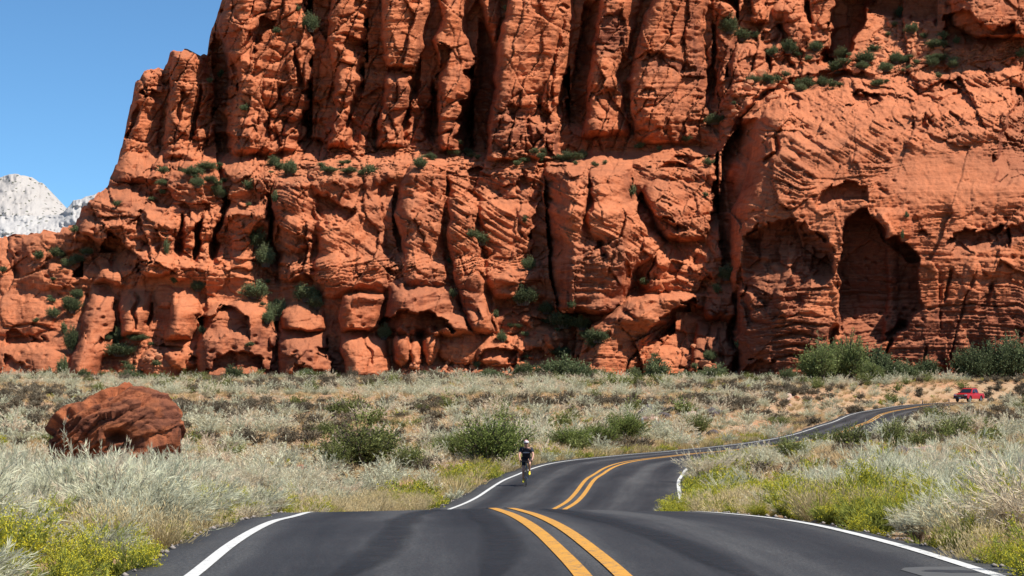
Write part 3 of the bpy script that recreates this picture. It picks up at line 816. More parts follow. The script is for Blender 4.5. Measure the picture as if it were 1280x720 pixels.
alcove([(792, 242), (796, 216), (830, 200), (852, 204), (868, 222), (845, 230), (815, 234)], 3.5, 3, 2.2)
col([(224, 806, 886), (250, 805, 888), (285, 822, 886), (300, 835, 880)], 7, 2.8); alcove([(796, 262), (806, 240), (820, 268), (848, 282), (862, 282), (842, 302), (826, 298), (806, 280)], 4, 4, 2)
blob(850, 195, 34, 12, 2.6); cleft([(838, 196, 5), (866, 206, 5)], 3)
blob(850, 318, 38, 22, 2.6); alcove([(834, 340), (842, 328), (862, 330), (866, 342), (850, 344)], 1.8, 3); blob(810, 330, 26, 34, 2.6); cleft([(782, 330, 2), (782, 352, 2)], 2); cleft([(822, 318, 1.5), (812, 345, 2), (808, 355, 1.5)], 2.2)
blob(890, 330, 20, 30, 2); cleft([(905, 170, 5), (899, 215, 6), (897, 262, 6), (893, 292, 5)], 8, 0.45)
# diagonal fin with the little arch
col([(366, 790, 884), (384, 768, 880), (405, 742, 846), (430, 728, 812), (478, 716, 800)], 8, 3.2, top=12)
alcove([(802, 428), (814, 405), (840, 384), (876, 374), (870, 388), (850, 410), (822, 428)], 7, 3, 4)
cleft([(800, 400, 1.5), (770, 385, 2), (745, 405, 1.5)], 1.4); cleft([(765, 412, 2), (742, 432, 2.5), (722, 450, 2)], 2); cleft([(812, 428, 2), (788, 452, 2.5), (778, 478, 2)], 2.2)
col([(418, 598, 650), (436, 594, 656), (456, 596, 650)], 5, 2.8); alcove([(597, 456), (602, 436), (622, 434), (648, 440), (640, 454)], 3, 3, 2)
blob(668, 432, 24, 16, 3.2); alcove([(650, 450), (655, 434), (680, 436), (682, 448)], 2.4, 3); blob(700, 425, 22, 14, 2); blob(720, 440, 14, 16, 2)
blob(645, 345, 30, 10, 1.6); blob(664, 400, 14, 10, 2.2); blob(640, 462, 48, 10, 2.2); blob(548, 466, 50, 10, 2); blob(838, 456, 36, 24, 3)
# ---- the dome on the right
col([(404, 868, 918), (440, 864, 919), (478, 858, 920)], 5, 4); col([(352, 880, 932), (404, 878, 922)], 4, 3); cleft([(902, 408, 1.5), (899, 460, 2)], 1.2)
col([(110, 985, 1340), (150, 950, 1340), (180, 940, 1340), (215, 934, 1340), (262, 914, 1340), (345, 912, 1340), (400, 918, 1340), (480, 918, 1340)], 9.5, 9, top=70, tilt=0.1)
cleft([(918, 345, 3), (921, 400, 4), (918, 478, 3)], 4)
blob(948, 180, 26, 24, 2.5); cleft([(975, 168, 3), (968, 190, 5), (950, 205, 4)], 3.5); blob(975, 150, 22, 12, 2.2); alcove([(985, 135), (990, 124), (1002, 128), (1000, 142)], 2, 2)
alcove([(1046, 142), (1064, 132), (1062, 114), (1078, 118), (1100, 118), (1102, 126), (1086, 140), (1060, 143)], 3.2, 3, 1.8)
alcove([(1116, 98), (1132, 90), (1150, 100), (1165, 118), (1160, 124), (1140, 108)], 2, 3)
for q in ((1150, 108, 22, 12), (1120, 112, 18, 8), (1190, 105, 26, 14), (1200, 140, 26, 12), (1150, 140, 24, 10), (1245, 95, 30, 14), (1215, 170, 22, 12), (1180, 125, 16, 8), (1240, 120, 20, 9)):
    blob(*q, 1.5)
cleft([(1128, 104, 1.5), (1160, 124, 3), (1168, 128, 2)], 2); cleft([(1168, 132, 2), (1200, 112, 2)], 1.6); cleft([(1185, 140, 2), (1196, 152, 3)], 1.8)
alcove([(1148, 158), (1152, 148), (1164, 154), (1162, 166)], 2.2, 2.5); alcove([(1247, 122), (1252, 112), (1268, 114), (1262, 124)], 2, 2.5); alcove([(1221, 97), (1224, 84), (1240, 88), (1236, 98)], 2, 2.5)
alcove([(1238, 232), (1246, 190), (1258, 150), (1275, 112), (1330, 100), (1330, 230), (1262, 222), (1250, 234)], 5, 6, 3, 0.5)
alcove([(1020, 258), (1030, 240), (1034, 230), (1084, 229), (1090, 252), (1078, 246), (1040, 258)], 3.6, 2.5, 2.5)
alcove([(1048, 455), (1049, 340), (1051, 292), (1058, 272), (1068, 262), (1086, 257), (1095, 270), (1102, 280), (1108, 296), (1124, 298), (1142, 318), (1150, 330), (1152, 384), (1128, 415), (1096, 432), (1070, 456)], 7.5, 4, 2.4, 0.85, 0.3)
col([(262, 1090, 1108), (300, 1106, 1122), (380, 1108, 1124), (425, 1100, 1126)], 1.5, 2, add=True)
col([(258, 1095, 1130), (285, 1108, 1140), (300, 1112, 1140)], 2, 3, add=True)
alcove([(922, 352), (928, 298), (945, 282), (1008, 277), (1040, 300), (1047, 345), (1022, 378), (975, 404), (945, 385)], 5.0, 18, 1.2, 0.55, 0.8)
col([(300, 985, 1008), (345, 975, 1004), (395, 960, 990)], 1.6, 2, add=True)

alcove([(1012, 330), (1018, 306), (1036, 316), (1044, 345), (1030, 356)], 1.5, 4, 2)
cleft([(1046, 405, 6), (1042, 440, 5), (1040, 470, 4)], 5, 0.5); cleft([(1128, 396, 5), (1112, 430, 6), (1102, 458, 4)], 5, 0.5)
for vq in (398, 410, 424, 438, 450):
    cleft([(960, vq, 1.6), (1000, vq - 4, 2.6), (1036, vq + 2, 2.0)], 1.2)
alcove([(925, 478), (926, 462), (948, 448), (968, 456), (972, 478)], 2.2, 3)
cleft([(935, 352, 2), (930, 372, 3), (938, 400, 3), (955, 402, 2)], 2.2); blob(945, 372, 16, 14, 1.4); blob(970, 395, 20, 12, 1.2)
alcove([(1190, 314), (1190, 288), (1225, 283), (1260, 282), (1260, 308), (1230, 314)], 3.4, 2, 2.4, 0.5); alcove([(1263, 306), (1263, 282), (1310, 276), (1310, 300)], 3, 2, 2.4, 0.4); alcove([(1145, 298), (1150, 291), (1165, 293), (1160, 299)], 1.5, 2)
cleft([(1222, 330, 1), (1208, 370, 1.8), (1196, 408, 1.4), (1182, 465, 1)], 1.0); cleft([(1246, 352, 2), (1228, 378, 4), (1220, 392, 2)], 1.4); cleft([(1176, 384, 1), (1172, 420, 1.2)], 0.8); cleft([(1158, 430, 1.5), (1154, 465, 2)], 1.2); cleft([(1192, 335, 1.5), (1178, 380, 2.5)], 1.6)
blob(1240, 335, 32, 14, 1.4); blob(1215, 350, 14, 30, 1.0); blob(1195, 440, 16, 34, 1.3)
cleft([(1150, 384, 1.2), (1215, 381, 1.5), (1285, 380, 1.5)], 0.9)
cleft([(1100, 470, 3), (1150, 461, 4), (1190, 462, 3)], 1.6)

cleft([(903, 182, 5), (925, 150, 7), (962, 116, 8), (1010, 104, 7), (1060, 94, 6), (1110, 100, 4)], 5)
def flank(rows, depth):
    r = np.array(rows, float)
    bb = bbox(r[:, 1].min(), r[:, 2].max(), r[0, 0], r[-1, 0])
    u, v = U[bb], V[bb]
    l = np.interp(v, r[:, 0], r[:, 1]); q = np.interp(v, r[:, 0], r[:, 2])
    t = (q - u) / (q - l)
    ve = np.clip((v - r[0, 0]) / 14, 0, 1) * np.clip((r[-1, 0] - v) / 20, 0, 1)
    RE[bb] -= depth * np.where((t > 0) & (t < 1.0), t, 0) * ve
flank([(150, 925, 978), (185, 903, 974), (215, 899, 958), (250, 897, 938), (290, 898, 930), (345, 905, 922)], 11)
flank([(215, 680, 712), (300, 682, 716), (350, 688, 722), (400, 698, 718)], 9)
flank([(262, 338, 362), (300, 336, 358), (325, 344, 356)], 5); flank([(235, 494, 520), (290, 490, 515), (320, 498, 512)], 5)
flank([(20, 598, 622), (110, 592, 622), (195, 584, 612)], 9); flank([(0, 728, 752), (100, 716, 742), (170, 712, 734)], 8); flank([(40, 266, 298), (120, 268, 296), (215, 272, 292)], 7)
# ---- surfaces of different build: strata, blocks and joints
dome_top = zone([(905, 185), (985, 108), (1080, 92), (1200, 70), (1290, 60), (1290, 190), (1180, 200), (1000, 240), (930, 215)], 16)
lowright = zone([(1040, 320), (1290, 230), (1290, 480), (920, 480), (920, 400)], 22)
midap = zone([(330, 205), (880, 205), (900, 300), (800, 340), (690, 330), (330, 345)], 20)
upper = zone([(130, -260), (1050, -260), (1000, 90), (880, 170), (700, 196), (130, 215)], 10)
smoothz = zone([(1120, 190), (1280, 190), (1280, 262), (1130, 262)], 14)
rounded = zone([(-10, 350), (600, 350), (640, 480), (-10, 480)], 14)
talus = np.maximum.reduce([zone([(1062, 92), (1100, 26), (1170, 30), (1198, 75), (1150, 96)], 8), zone([(488, 352), (490, 322), (510, 318), (512, 350)], 5),
        zone([(130, 478), (165, 440), (206, 415), (200, 478)], 6), zone([(496, 480), (506, 452), (590, 450), (600, 480)], 6), zone([(900, 150), (930, 90), (1000, 80), (1020, 100), (960, 130)], 8), zone([(230, 240), (300, 205), (500, 200), (500, 215), (320, 235)], 8), zone([(540, 202), (545, 190), (700, 190), (720, 204)], 5)])
dip = 0.06 + 0.55 * dome_top + 0.50 * midap - 0.06 * lowright
ph = VV - dip * (UU - 900) + 5 * fbm2(UU / 70, VV / 60, 51, 2) + 0.9 * fbm2(UU / 22, VV / 14, 55, 2)
def lay(p, w, s, lw=70.0):
    q = p / w + 0.9 * vn2(UU / lw, VV / 200.0, s)
    i = np.floor(q); f = q - i
    z0 = np.zeros_like(i)
    r = _h(i, np.floor(UU / (lw * 1.7) + _h(i, z0, z0, s + 1) * 5), z0, s + 2)
    return (r - 0.5) - 0.35 * (f - 0.5)          # each bed steps out and undercuts a little
sa = 0.30 + 0.5 * dome_top + 0.36 * midap + 0.22 * lowright + 0.06 * upper - 0.16 * rounded
patchy = 0.30 + 0.9 * sstep(-0.35, 0.45, fbm2(UU / 45, VV / 45, 71, 3))
fin = 1 - 0.8 * smoothz
NO = sa * patchy * (1.3 * lay(ph, 8.5, 61, 150.0) + 1.0 * lay(ph, 4.0, 63, 95.0) + 0.65 * lay(ph, 2.1, 65, 60.0)) * fin
# joint-bounded blocks at several sizes: every block is a tilted facet of its own
ub = U + 3 * fbm2(UU / 12, VV / 12, 83, 2); vb = V - dip * (U - 900) * 0.95 + 2 * fbm2(UU / 12, VV / 12, 84, 2)
def facets(x, y, w, h, s, slope, off, crack=0.0, cw=0.04):
    f1, f2, cid, tx, ty = voro2(x / w, y / h, s)
    gx = (cid * 7.31 % 1) - 0.5; gy = (cid * 13.7 % 1) - 0.5
    r = slope * (tx * gx * w + ty * gy * h) / 8.0 * 2 + off * (cid - 0.5)
    if crack: r = r - crack * np.clip(1 - (f2 - f1) / cw, 0, 1)
    return r, f1
domez = zone([(915, 200), (1100, 150), (1300, 180), (1300, 480), (915, 480)], 16)
colface = zone([(470, -260), (900, -260), (890, 120), (470, 110)], 14)
fz = np.maximum.reduce([zone([(280, 100), (520, 95), (560, 200), (270, 200)], 14), zone([(95, 215), (345, 210), (340, 350), (100, 350)], 16), zone([(1100, 85), (1290, 75), (1290, 150), (1180, 185), (1110, 130)], 12), zone([(893, -30), (1030, -30), (1010, 100), (900, 190)], 12), zone([(600, 130), (720, 120), (720, 196), (600, 196)], 10), zone([(780, 200), (895, 190), (895, 400), (800, 360)], 12)])
frac = np.clip(0.34 + 0.55 * fz + 0.5 * sstep(0.05, 0.4, fbm2(UU / 55, VV / 55, 77, 3)), 0, 1) * fin * (1 - 0.8 * rounded) * (1 - 0.72 * domez) * (1 - 0.55 * colface) * (1 - 0.35 * midap)
big_ = fin * (1 - 0.6 * rounded) * (1 - 0.45 * domez)
NO += 0.75 * big_ * facets(U, V, 66, 84, 81, 0.55, 2.4, 0.6, 0.04)[0]
NO += (0.25 * big_ + 0.75 * frac) * facets(ub, V + 0.3 * (vb - V), 32, 38, 82, 0.6, 1.4, 0.5, 0.06)[0]
blk = sstep(-0.45, 0.15, fbm2(UU / 50, VV / 50, 86, 3)) * frac
NO += blk * facets(ub, vb, 20, 12, 85, 0.75, 1.1, 0.4, 0.05)[0]
blk2 = np.maximum(sstep(-0.25, 0.3, fbm2(UU / 30, VV / 30, 89, 3)) * frac, talus)
q_, f1 = facets(ub, vb, 10, 6.5, 88, 0.75, 0.65, 0.22, 0.08)
NO += blk2 * q_ + talus * 0.9 * np.clip(0.55 - f1, 0, 1)
NO += (0.22 + 0.6 * blk2) * fin * facets(ub, vb, 5.2, 3.4, 90, 0.7, 0.42)[0]
# terraces: the apron climbs in steps, each with a sloping top and an upright front
apron = zone([(80, 216), (890, 206), (892, 400), (640, 440), (560, 400), (300, 360), (80, 360)], 16)
def terraces(h, amp, s):
    q = (VV + 34 * fbm2(UU / 95, VV / 200, s, 3) + 16 * (voro2(U / 55, V / 90, s + 3)[2] - 0.5)) / h
    f = q - np.floor(q)
    return amp * (sstep(0.0, 0.42, f) - f)
NO += apron * (terraces(62.0, 5.5, 161) + terraces(23.0, 1.5, 171)) * (1 - 0.3 * midap)
dt_ = zone([(905, 185), (985, 100), (1290, 60), (1290, 175), (1100, 190), (960, 215)], 14)
NO += dt_ * terraces(30.0, 2.4, 181) + upper * terraces(48.0, 1.2, 191)
inal = zone([(926, 352), (930, 298), (1008, 282), (1040, 304), (1046, 350), (975, 400)], 8)
NO += inal * (facets(U, V, 24, 40, 195, 0.9, 2.2)[0] + 0.9 * lay(ph, 6.0, 196, 60.0))
# vertical jointing of the upper wall
f1, f2, cid, tx, ty = voro2(U / 19 + 0.02 * V, V / 62, 91)
NO += upper * (1 - 0.5 * colface) * (2.2 * (cid - 0.5) - 1.0 * tx - 1.6 * np.clip(1 - (f2 - f1) / 0.10, 0, 1) * patchy)
# pockets, grit
pk = voro2(U / 17, V / 13, 95)[0]
NO -= 1.2 * np.clip(0.26 - pk, 0, 1) / 0.26 * sstep(0.05, 0.4, fbm2(UU / 40, VV / 40, 96, 2)) * fin
NO += 0.35 * fbm2(UU / 24, VV / 24, 97, 3) + 0.2 * fbm2(UU / 5, VV / 5, 99, 3)

# ---- overall setback of the wall behind its foot
vs = np.array([-250, -100, 0, 100, 160, 190, 205, 218, 280, 360, 440, 478, 500], float)
bl = np.interp(VV, [85, 200, 225, 250, 300, 360, 420, 478, 500], [55, 46, 38, 33, 27, 20, 11, 2, 0])
bm_ = np.interp(VV, vs, [64, 57, 51, 46, 43, 39, 29.5, 26.5, 20.0, 11.5, 3.5, 0, 0])
br = np.interp(VV, [-250, -60, 0, 40, 80, 110, 150, 190, 240, 300, 440, 500], [78, 67, 61, 56, 49, 40, 29, 21, 14, 9.5, 2.5, 0])
wl = sstep(120, 250, UU); wr = sstep(860, 980, UU)
BASE = (bl * (1 - wl) + bm_ * wl) * (1 - wr) + br * wr
Y0 = np.interp(UU, [-140, 0, 90, 300, 700, 880, 920, 1100, 1280, 1440], [316, 310, 305, 304, 303, 304, 301, 297, 294, 294])
Y0 = Y0 + 3.5 * fbm2(UU / 70, UU * 0, 141, 3) * sstep(930, 860, UU)
Lsil = np.interp(VV, SIL[::-1, 1], SIL[::-1, 0])
eh = np.clip(UU - Lsil, 0, None); ev = VV - S0[None, :]
e = np.minimum(np.where(S[None, :] > -200, ev, 99), np.where(VV < 300, eh, 99))
edge_back = 3.5 * (1 - np.sqrt(np.clip(1 - (1 - np.clip(e / 14, 0, 1))**2, 0, 1)))
YY = Y0 + BASE - RE - NO + edge_back
CLX = (UU - CX) / F * YY; CLZ = CAMZ - (VV - HZ) / F * YY
P = np.stack([CLX, YY, CLZ], -1)
# the rock goes on behind its skyline
back = []
for dy, dz in ((120, -14), (60, -5), (22, -1.0)):
    q = P[0].copy(); q[:, 1] += dy; q[:, 2] += dz
    q[:, 0] += dy * 0.25
    back.append(q)
P = np.concatenate([np.stack(back), P], 0)
nrw, ncl = P.shape[:2]
GF = grid_faces(nrw, ncl)[:, ::-1]
free = np.concatenate([np.ones((3, ncl), bool), vrows[:, None] > S[None, :]], 0); free[2] = True
free[3] |= False
fr_ = free.ravel()[GF]
rowi = GF.min(1) // ncl
GF = GF[np.where(rowi < 3, True, fr_.any(1))]
me = np_mesh('cliff', P.reshape(-1, 3), GF, False)
def vattr(me, name, arr):
    a = me.attributes.new(name, 'FLOAT', 'POINT')
    a.data.foreach_set('value', np.concatenate([np.zeros(3 * ncl), arr.ravel()]).astype(np.float32))
STAIN_SHADE = np.maximum(STAIN_SHADE, 0.42 * zone([(690, 300), (790, 290), (790, 400), (700, 395)], 14))
STAIN_SHADE = np.maximum(STAIN_SHADE, 0.46 * zone([(1150, 384), (1290, 360), (1290, 470), (1090, 470)], 14))
STAIN_SHADE = np.maximum(STAIN_SHADE, 0.42 * zone([(350, 415), (420, 415), (430, 478), (250, 478), (250, 400)], 14))
STAIN_SHADE = np.maximum(STAIN_SHADE, 0.40 * zone([(480, 350), (590, 350), (600, 420), (480, 420)], 12))
STAIN_SHADE = np.maximum(STAIN_SHADE, 0.5 * zone([(1045, 405), (1040, 470), (865, 478), (868, 400), (920, 350), (960, 390)], 12))
STAIN_SHADE = np.maximum(STAIN_SHADE, 0.36 * zone([(606, 60), (622, 60), (640, 130), (700, 150), (700, 195), (604, 195)], 8))
PALE = np.maximum(0.5 * zone([(1090, 190), (1180, 180), (1290, 220), (1290, 255), (1130, 262)], 12), 0.6 * talus)
PALE = np.maximum(PALE, 0.22 * dome_top); PALE = np.maximum(PALE, 0.2 * midap)
vattr(me, 'stain_shade', STAIN_SHADE); vattr(me, 'pale', PALE)
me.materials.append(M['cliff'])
cliff = link(bpy.data.objects.new('cliff', me)); cliff['kind'] = 'structure'

def cliff_at(u, v):
    j = int(np.argmin(np.abs(ucols - u))); i = int(np.argmin(np.abs(VV[:, j] - v)))
    return float(YY[i, j])

# ------------------------------------------------------------------ pale hills far behind
def far_hill(name, sil, vb, D, sc, depth, seed, mat):
    s = np.array(sil, float)
    us = np.arange(s[0, 0], s[-1, 0], 1.0)
    top = np.interp(us, s[:, 0], s[:, 1]) + 2.4 * fbm2(us / 9, us * 0, seed, 4)
    t = np.linspace(0, 1, 90)
    v = top[None, :] + (vb - top[None, :]) * t[:, None]; u = np.broadcast_to(us[None], v.shape)
    R = sc * (0.62 * fbm2(u / 20, v / 12, seed + 1, 4) + 0.22 * np.abs(fbm2(u / 7, v / 7, seed + 2, 3)))
    Y = D + depth * (1 - t[:, None])**0.8 - R
    Pq = np.stack([(u - CX) / F * Y, Y, CAMZ - (v - HZ) / F * Y], -1)
    bk = Pq[0].copy(); bk[:, 1] += 400; bk[:, 2] -= 60
    Pq = np.concatenate([bk[None], Pq], 0)
    me = np_mesh(name, Pq.reshape(-1, 3), grid_faces(91, len(us))[:, ::-1], True)
    me.materials.append(mat)
    o = link(bpy.data.objects.new(name, me)); o['kind'] = 'structure'
def hill_mat(name, a, bcol, dots, dscale):
    m, nt, b = mat_new(name)
    co = coords(nt, (1, 0.5, 1))
    n1 = noise(nt, co, 0.02, 6, 0.65)
    c = ramp(nt, [(0.3, a), (0.7, bcol)], n1).outputs[0]
    vo = nt.nodes.new('ShaderNodeTexVoronoi'); vo.inputs['Scale'].default_value = dscale
    nt.links.new(co, vo.inputs['Vector'])
    wn_ = noise(nt, co, 0.012, 3, 0.5)
    ad = N(nt, 'ShaderNodeMath', operation='MULTIPLY_ADD'); ad.inputs[1].default_value = 0.55; ad.inputs[2].default_value = dots
    nt.links.new(wn_, ad.inputs[0])
    lt = N(nt, 'ShaderNodeMath', operation='LESS_THAN'); nt.links.new(vo.outputs['Distance'], lt.inputs[0]); nt.links.new(ad.outputs[0], lt.inputs[1])
    c = mixc(nt, lt.outputs[0], c, (0.12, 0.12, 0.09))
    nt.links.new(c, b.inputs['Base Color']); b.inputs['Roughness'].default_value = 0.95
    nt.links.new(bump(nt, n1, 0.6, 8), b.inputs['Normal'])
    return m
far_hill('pale_dome_hill', [(-160, 262), (-60, 236), (-20, 225), (5, 220), (24, 218), (40, 222), (54, 231), (68, 246), (82, 260), (100, 275), (180, 300)], 330, 1500, 22, 260, 201,
         hill_mat('tan_slickrock', (0.36, 0.325, 0.295), (0.42, 0.385, 0.355), -0.05, 0.19))
far_hill('white_slickrock_hill', [(-160, 255), (-40, 268), (0, 272), (35, 268), (60, 270), (80, 266), (92, 250), (104, 247), (118, 244), (150, 232), (220, 225)], 340, 1150, 20, 160, 231,
         hill_mat('white_slickrock', (0.39, 0.365, 0.345), (0.45, 0.43, 0.41), -0.09, 0.17))
# ------------------------------------------------------------------ plants
def leaves_mesh(name, B, D, L, W, tone, mat, bend=None, rs=None):
    """thin two-triangle leaves: base point B, direction D, length L, width W"""
    n = len(B)
    rs = rs or np.random.RandomState(1)
    D = D / np.linalg.norm(D, axis=1)[:, None]
    R = rs.normal(size=(n, 3)); S_ = np.cross(D, R); S_ /= np.linalg.norm(S_, axis=1)[:, None] + 1e-9
    L = L[:, None]; W = W[:, None]
    mid = B + D * L * 0.5 + (bend * L * 0.5 if bend is not None else 0)
    tip = B + D * L + (bend * L * 1.4 if bend is not None else 0)
    Vv = np.stack([B, mid + S_ * W * 0.5, tip, mid - S_ * W * 0.5], 1).reshape(-1, 3)
    Fq = np.arange(4 * n).reshape(n, 4)
    return Vv, Fq, np.repeat(tone, 4)

def join_leaves(name, parts, mat):
    Vs = []; Fs = []; T = []; b = 0
    for v, f, t in parts:
        Vs.append(v); Fs.append(f + b); T.append(t); b += len(v)
    me = np_mesh(name, np.concatenate(Vs), np.concatenate(Fs))
    a = me.attributes.new('tone', 'FLOAT', 'POINT'); a.data.foreach_set('value', np.concatenate(T).astype(np.float32))
    me.materials.append(mat)
    return me

def shoots(rs, n, w, h, up=0.55, base=0.12, lift=0.0, curve=0.35, seg=5):
    """curved shoots fanning from the base over a dome w wide and h tall -> (n, seg, 3)"""
    a = rs.uniform(0, 2 * np.pi, n); r = np.sqrt(rs.rand(n)) * w / 2
    lump = 0.74 + 0.42 * vn2(2.2 * np.cos(a) + 7, 2.2 * np.sin(a) + r / w * 3 + rs.rand() * 50, rs.randint(99))
    r = r * lump
    ez = h * np.sqrt(np.clip(1 - (r / (w / 2))**2 * up, 0.08, 1)) * rs.uniform(0.55, 1.05, n) * lump
    E = np.stack([r * np.cos(a), r * np.sin(a), ez], 1)
    b0 = np.stack([E[:, 0] * base, E[:, 1] * base, np.full(n, lift)], 1)
    t = np.linspace(0, 1, seg)[None, :, None]
    P = b0[:, None] * (1 - t) + E[:, None] * t
    out = np.stack([np.cos(a), np.sin(a), np.zeros(n)], 1)[:, None]
    P = P - out * (np.sin(np.pi * t) * curve * 0.25 * w / 2) * (r / (w / 2))[:, None, None]
    P[:, :, 2] += (np.sin(np.pi * t[..., 0]) * curve * 0.12 * h)
    P += rs.normal(0, 0.018 * w, P.shape) * t
    return P

def along(P, t):
    n, k, _ = P.shape
    q = np.clip(t * (k - 1), 0, k - 1.001); i = q.astype(int); f = (q - i)[:, None]
    return i, f

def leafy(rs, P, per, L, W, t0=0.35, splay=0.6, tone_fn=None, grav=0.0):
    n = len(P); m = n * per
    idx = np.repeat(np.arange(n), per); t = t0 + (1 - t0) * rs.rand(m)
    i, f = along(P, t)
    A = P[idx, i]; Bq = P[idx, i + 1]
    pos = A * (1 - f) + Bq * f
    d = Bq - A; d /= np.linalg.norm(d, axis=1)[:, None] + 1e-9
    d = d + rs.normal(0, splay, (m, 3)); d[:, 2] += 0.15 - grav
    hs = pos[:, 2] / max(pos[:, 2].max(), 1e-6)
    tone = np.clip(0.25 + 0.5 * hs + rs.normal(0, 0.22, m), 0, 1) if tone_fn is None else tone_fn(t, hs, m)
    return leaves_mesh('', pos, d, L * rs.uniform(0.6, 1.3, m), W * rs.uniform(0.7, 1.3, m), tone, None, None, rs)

def stem_mesh(name, P, r, mat, frac=1.0):
    """thin three-sided stems"""
    n, k, _ = P.shape
    ang = np.array([0, 2.1, 4.2]); ring = np.stack([np.cos(ang), np.sin(ang), 0 * ang], 1)
    rad = r * np.linspace(1.0, 0.35, k)
    Vv = P[:, :, None, :] + ring[None, None] * rad[None, :, None, None]
    base = np.arange(n * k * 3).reshape(n, k, 3)
    Fs = []
    for s in range(3):
        Fs.append(np.stack([base[:, :-1, s], base[:, :-1, (s + 1) % 3], base[:, 1:, (s + 1) % 3], base[:, 1:, s]], -1).reshape(-1, 4))
    me = np_mesh(name, Vv.reshape(-1, 3), np.concatenate(Fs))
    me.materials.append(mat)
    return me

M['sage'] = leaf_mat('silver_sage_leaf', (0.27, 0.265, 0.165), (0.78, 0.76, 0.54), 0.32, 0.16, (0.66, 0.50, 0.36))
M['sagestem'] = plain('sage_stem', (0.20, 0.145, 0.105), 0.9, var=0.3, scale=20)
M['rabbit'] = leaf_mat('rabbitbrush_leaf', (0.10, 0.12, 0.026), (0.42, 0.44, 0.095), 0.3, 0.2)
M['flower'] = leaf_mat('yellow_flower', (0.46, 0.42, 0.045), (0.68, 0.57, 0.045), 0.3, 0.15)
M['grass'] = leaf_mat('dry_grass', (0.27, 0.22, 0.07), (0.66, 0.52, 0.29), 0.3, 0.15)
M['tan'] = leaf_mat('tan_bunchgrass', (0.34, 0.24, 0.11), (0.72, 0.54, 0.30), 0.25, 0.22)
M['dark'] = leaf_mat('dark_creosote_leaf', (0.06, 0.072, 0.024), (0.28, 0.30, 0.10), 0.25, 0.25)
M['brownshrub'] = leaf_mat('brown_shrub_leaf', (0.085, 0.065, 0.045), (0.24, 0.20, 0.135), 0.2, 0.25)
M['green'] = leaf_mat('green_tree_leaf', (0.07, 0.092, 0.025), (0.30, 0.35, 0.10), 0.35, 0.15)
M['olive'] = leaf_mat('olive_tree_leaf', (0.075, 0.10, 0.032), (0.28, 0.32, 0.12), 0.3, 0.12)
M['oak'] = leaf_mat('oak_leaf', (0.04, 0.055, 0.026), (0.21, 0.245, 0.115), 0.25, 0.25)
M['bark'] = plain('grey_bark', (0.11, 0.085, 0.065), 0.9, var=0.4, scale=12, bmp=0.6)

PROTO = {}
def proto_sage(s, big):
    rs = np.random.RandomState(300 + s)
    n = 150 if big else 40
    P = shoots(rs, n, 1.5, 0.85, up=0.75, curve=0.5)
    per = 84 if big else 30
    Lw = (0.062, 0.0062) if big else (0.11, 0.017)
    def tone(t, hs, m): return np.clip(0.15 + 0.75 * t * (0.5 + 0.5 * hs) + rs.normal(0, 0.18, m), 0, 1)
    parts = [leafy(rs, P, per, *Lw, t0=0.3, splay=0.42, tone_fn=tone)]
    # plume tips
    tip = P[:, -1]; d = P[:, -1] - P[:, -2]
    k = 6 if big else 2
    B = np.repeat(tip, k, 0); dd = np.repeat(d / np.linalg.norm(d, axis=1)[:, None], k, 0) + rs.normal(0, 0.3, (len(B), 3))
    parts.append(leaves_mesh('', B, dd, rs.uniform(0.07, 0.17, len(B)), np.full(len(B), 0.0065 if big else 0.016), np.clip(rs.normal(0.8, 0.15, len(B)), 0, 1), None, None, rs))
    return join_leaves('foliage', parts, M['sage']), stem_mesh('stems', P[::2], 0.008, M['sagestem'])
def proto_rabbit(s, big):
    rs = np.random.RandomState(400 + s)
    n = 130 if big else 36
    P = shoots(rs, n, 1.0, 0.62, up=0.55, curve=0.3)
    per = 30 if big else 10
    f = join_leaves('foliage', [leafy(rs, P, per, 0.075 if big else 0.14, 0.009 if big else 0.028, t0=0.15, splay=0.35)], M['rabbit'])
    k = 26 if big else 8
    B = np.repeat(P[:, -1], k, 0) + rs.normal(0, 0.035, (n * k, 3)) * (1, 1, 0.8)
    keep = np.repeat(vn2(P[:, -1, 0] * 3 + s, P[:, -1, 1] * 3, 5 + s) > -0.1, k)
    B = B[keep]
    d = rs.normal(0, 0.6, (len(B), 3)); d[:, 2] += 0.7
    fl = join_leaves('flowers', [leaves_mesh('', B, d, rs.uniform(0.012, 0.03, len(B)) * (1 if big else 2.2), np.full(len(B), 0.009 if big else 0.026), rs.rand(len(B)), None, None, rs)], M['flower'])
    if not big:                        # seen from afar the flowers belong to the same mesh
        va = np.zeros(len(f.vertices) * 3, np.float32); f.vertices.foreach_get('co', va); vb_ = np.zeros(len(fl.vertices) * 3, np.float32); fl.vertices.foreach_get('co', vb_)
        na_, nb_ = len(f.vertices), len(fl.vertices)
        me = np_mesh('foliage', np.concatenate([va, vb_]).reshape(-1, 3), np.arange(na_ + nb_).reshape(-1, 4))
        a_ = me.attributes.new('tone', 'FLOAT', 'POINT'); a_.data.foreach_set('value', rs.rand(na_ + nb_).astype(np.float32))
        me.materials.append(M['rabbit']); me.materials.append(M['flower'])
        mi = np.zeros((na_ + nb_) // 4, np.int32); mi[na_ // 4:] = 1; me.polygons.foreach_set('material_index', mi)
        f = me
    return f, fl
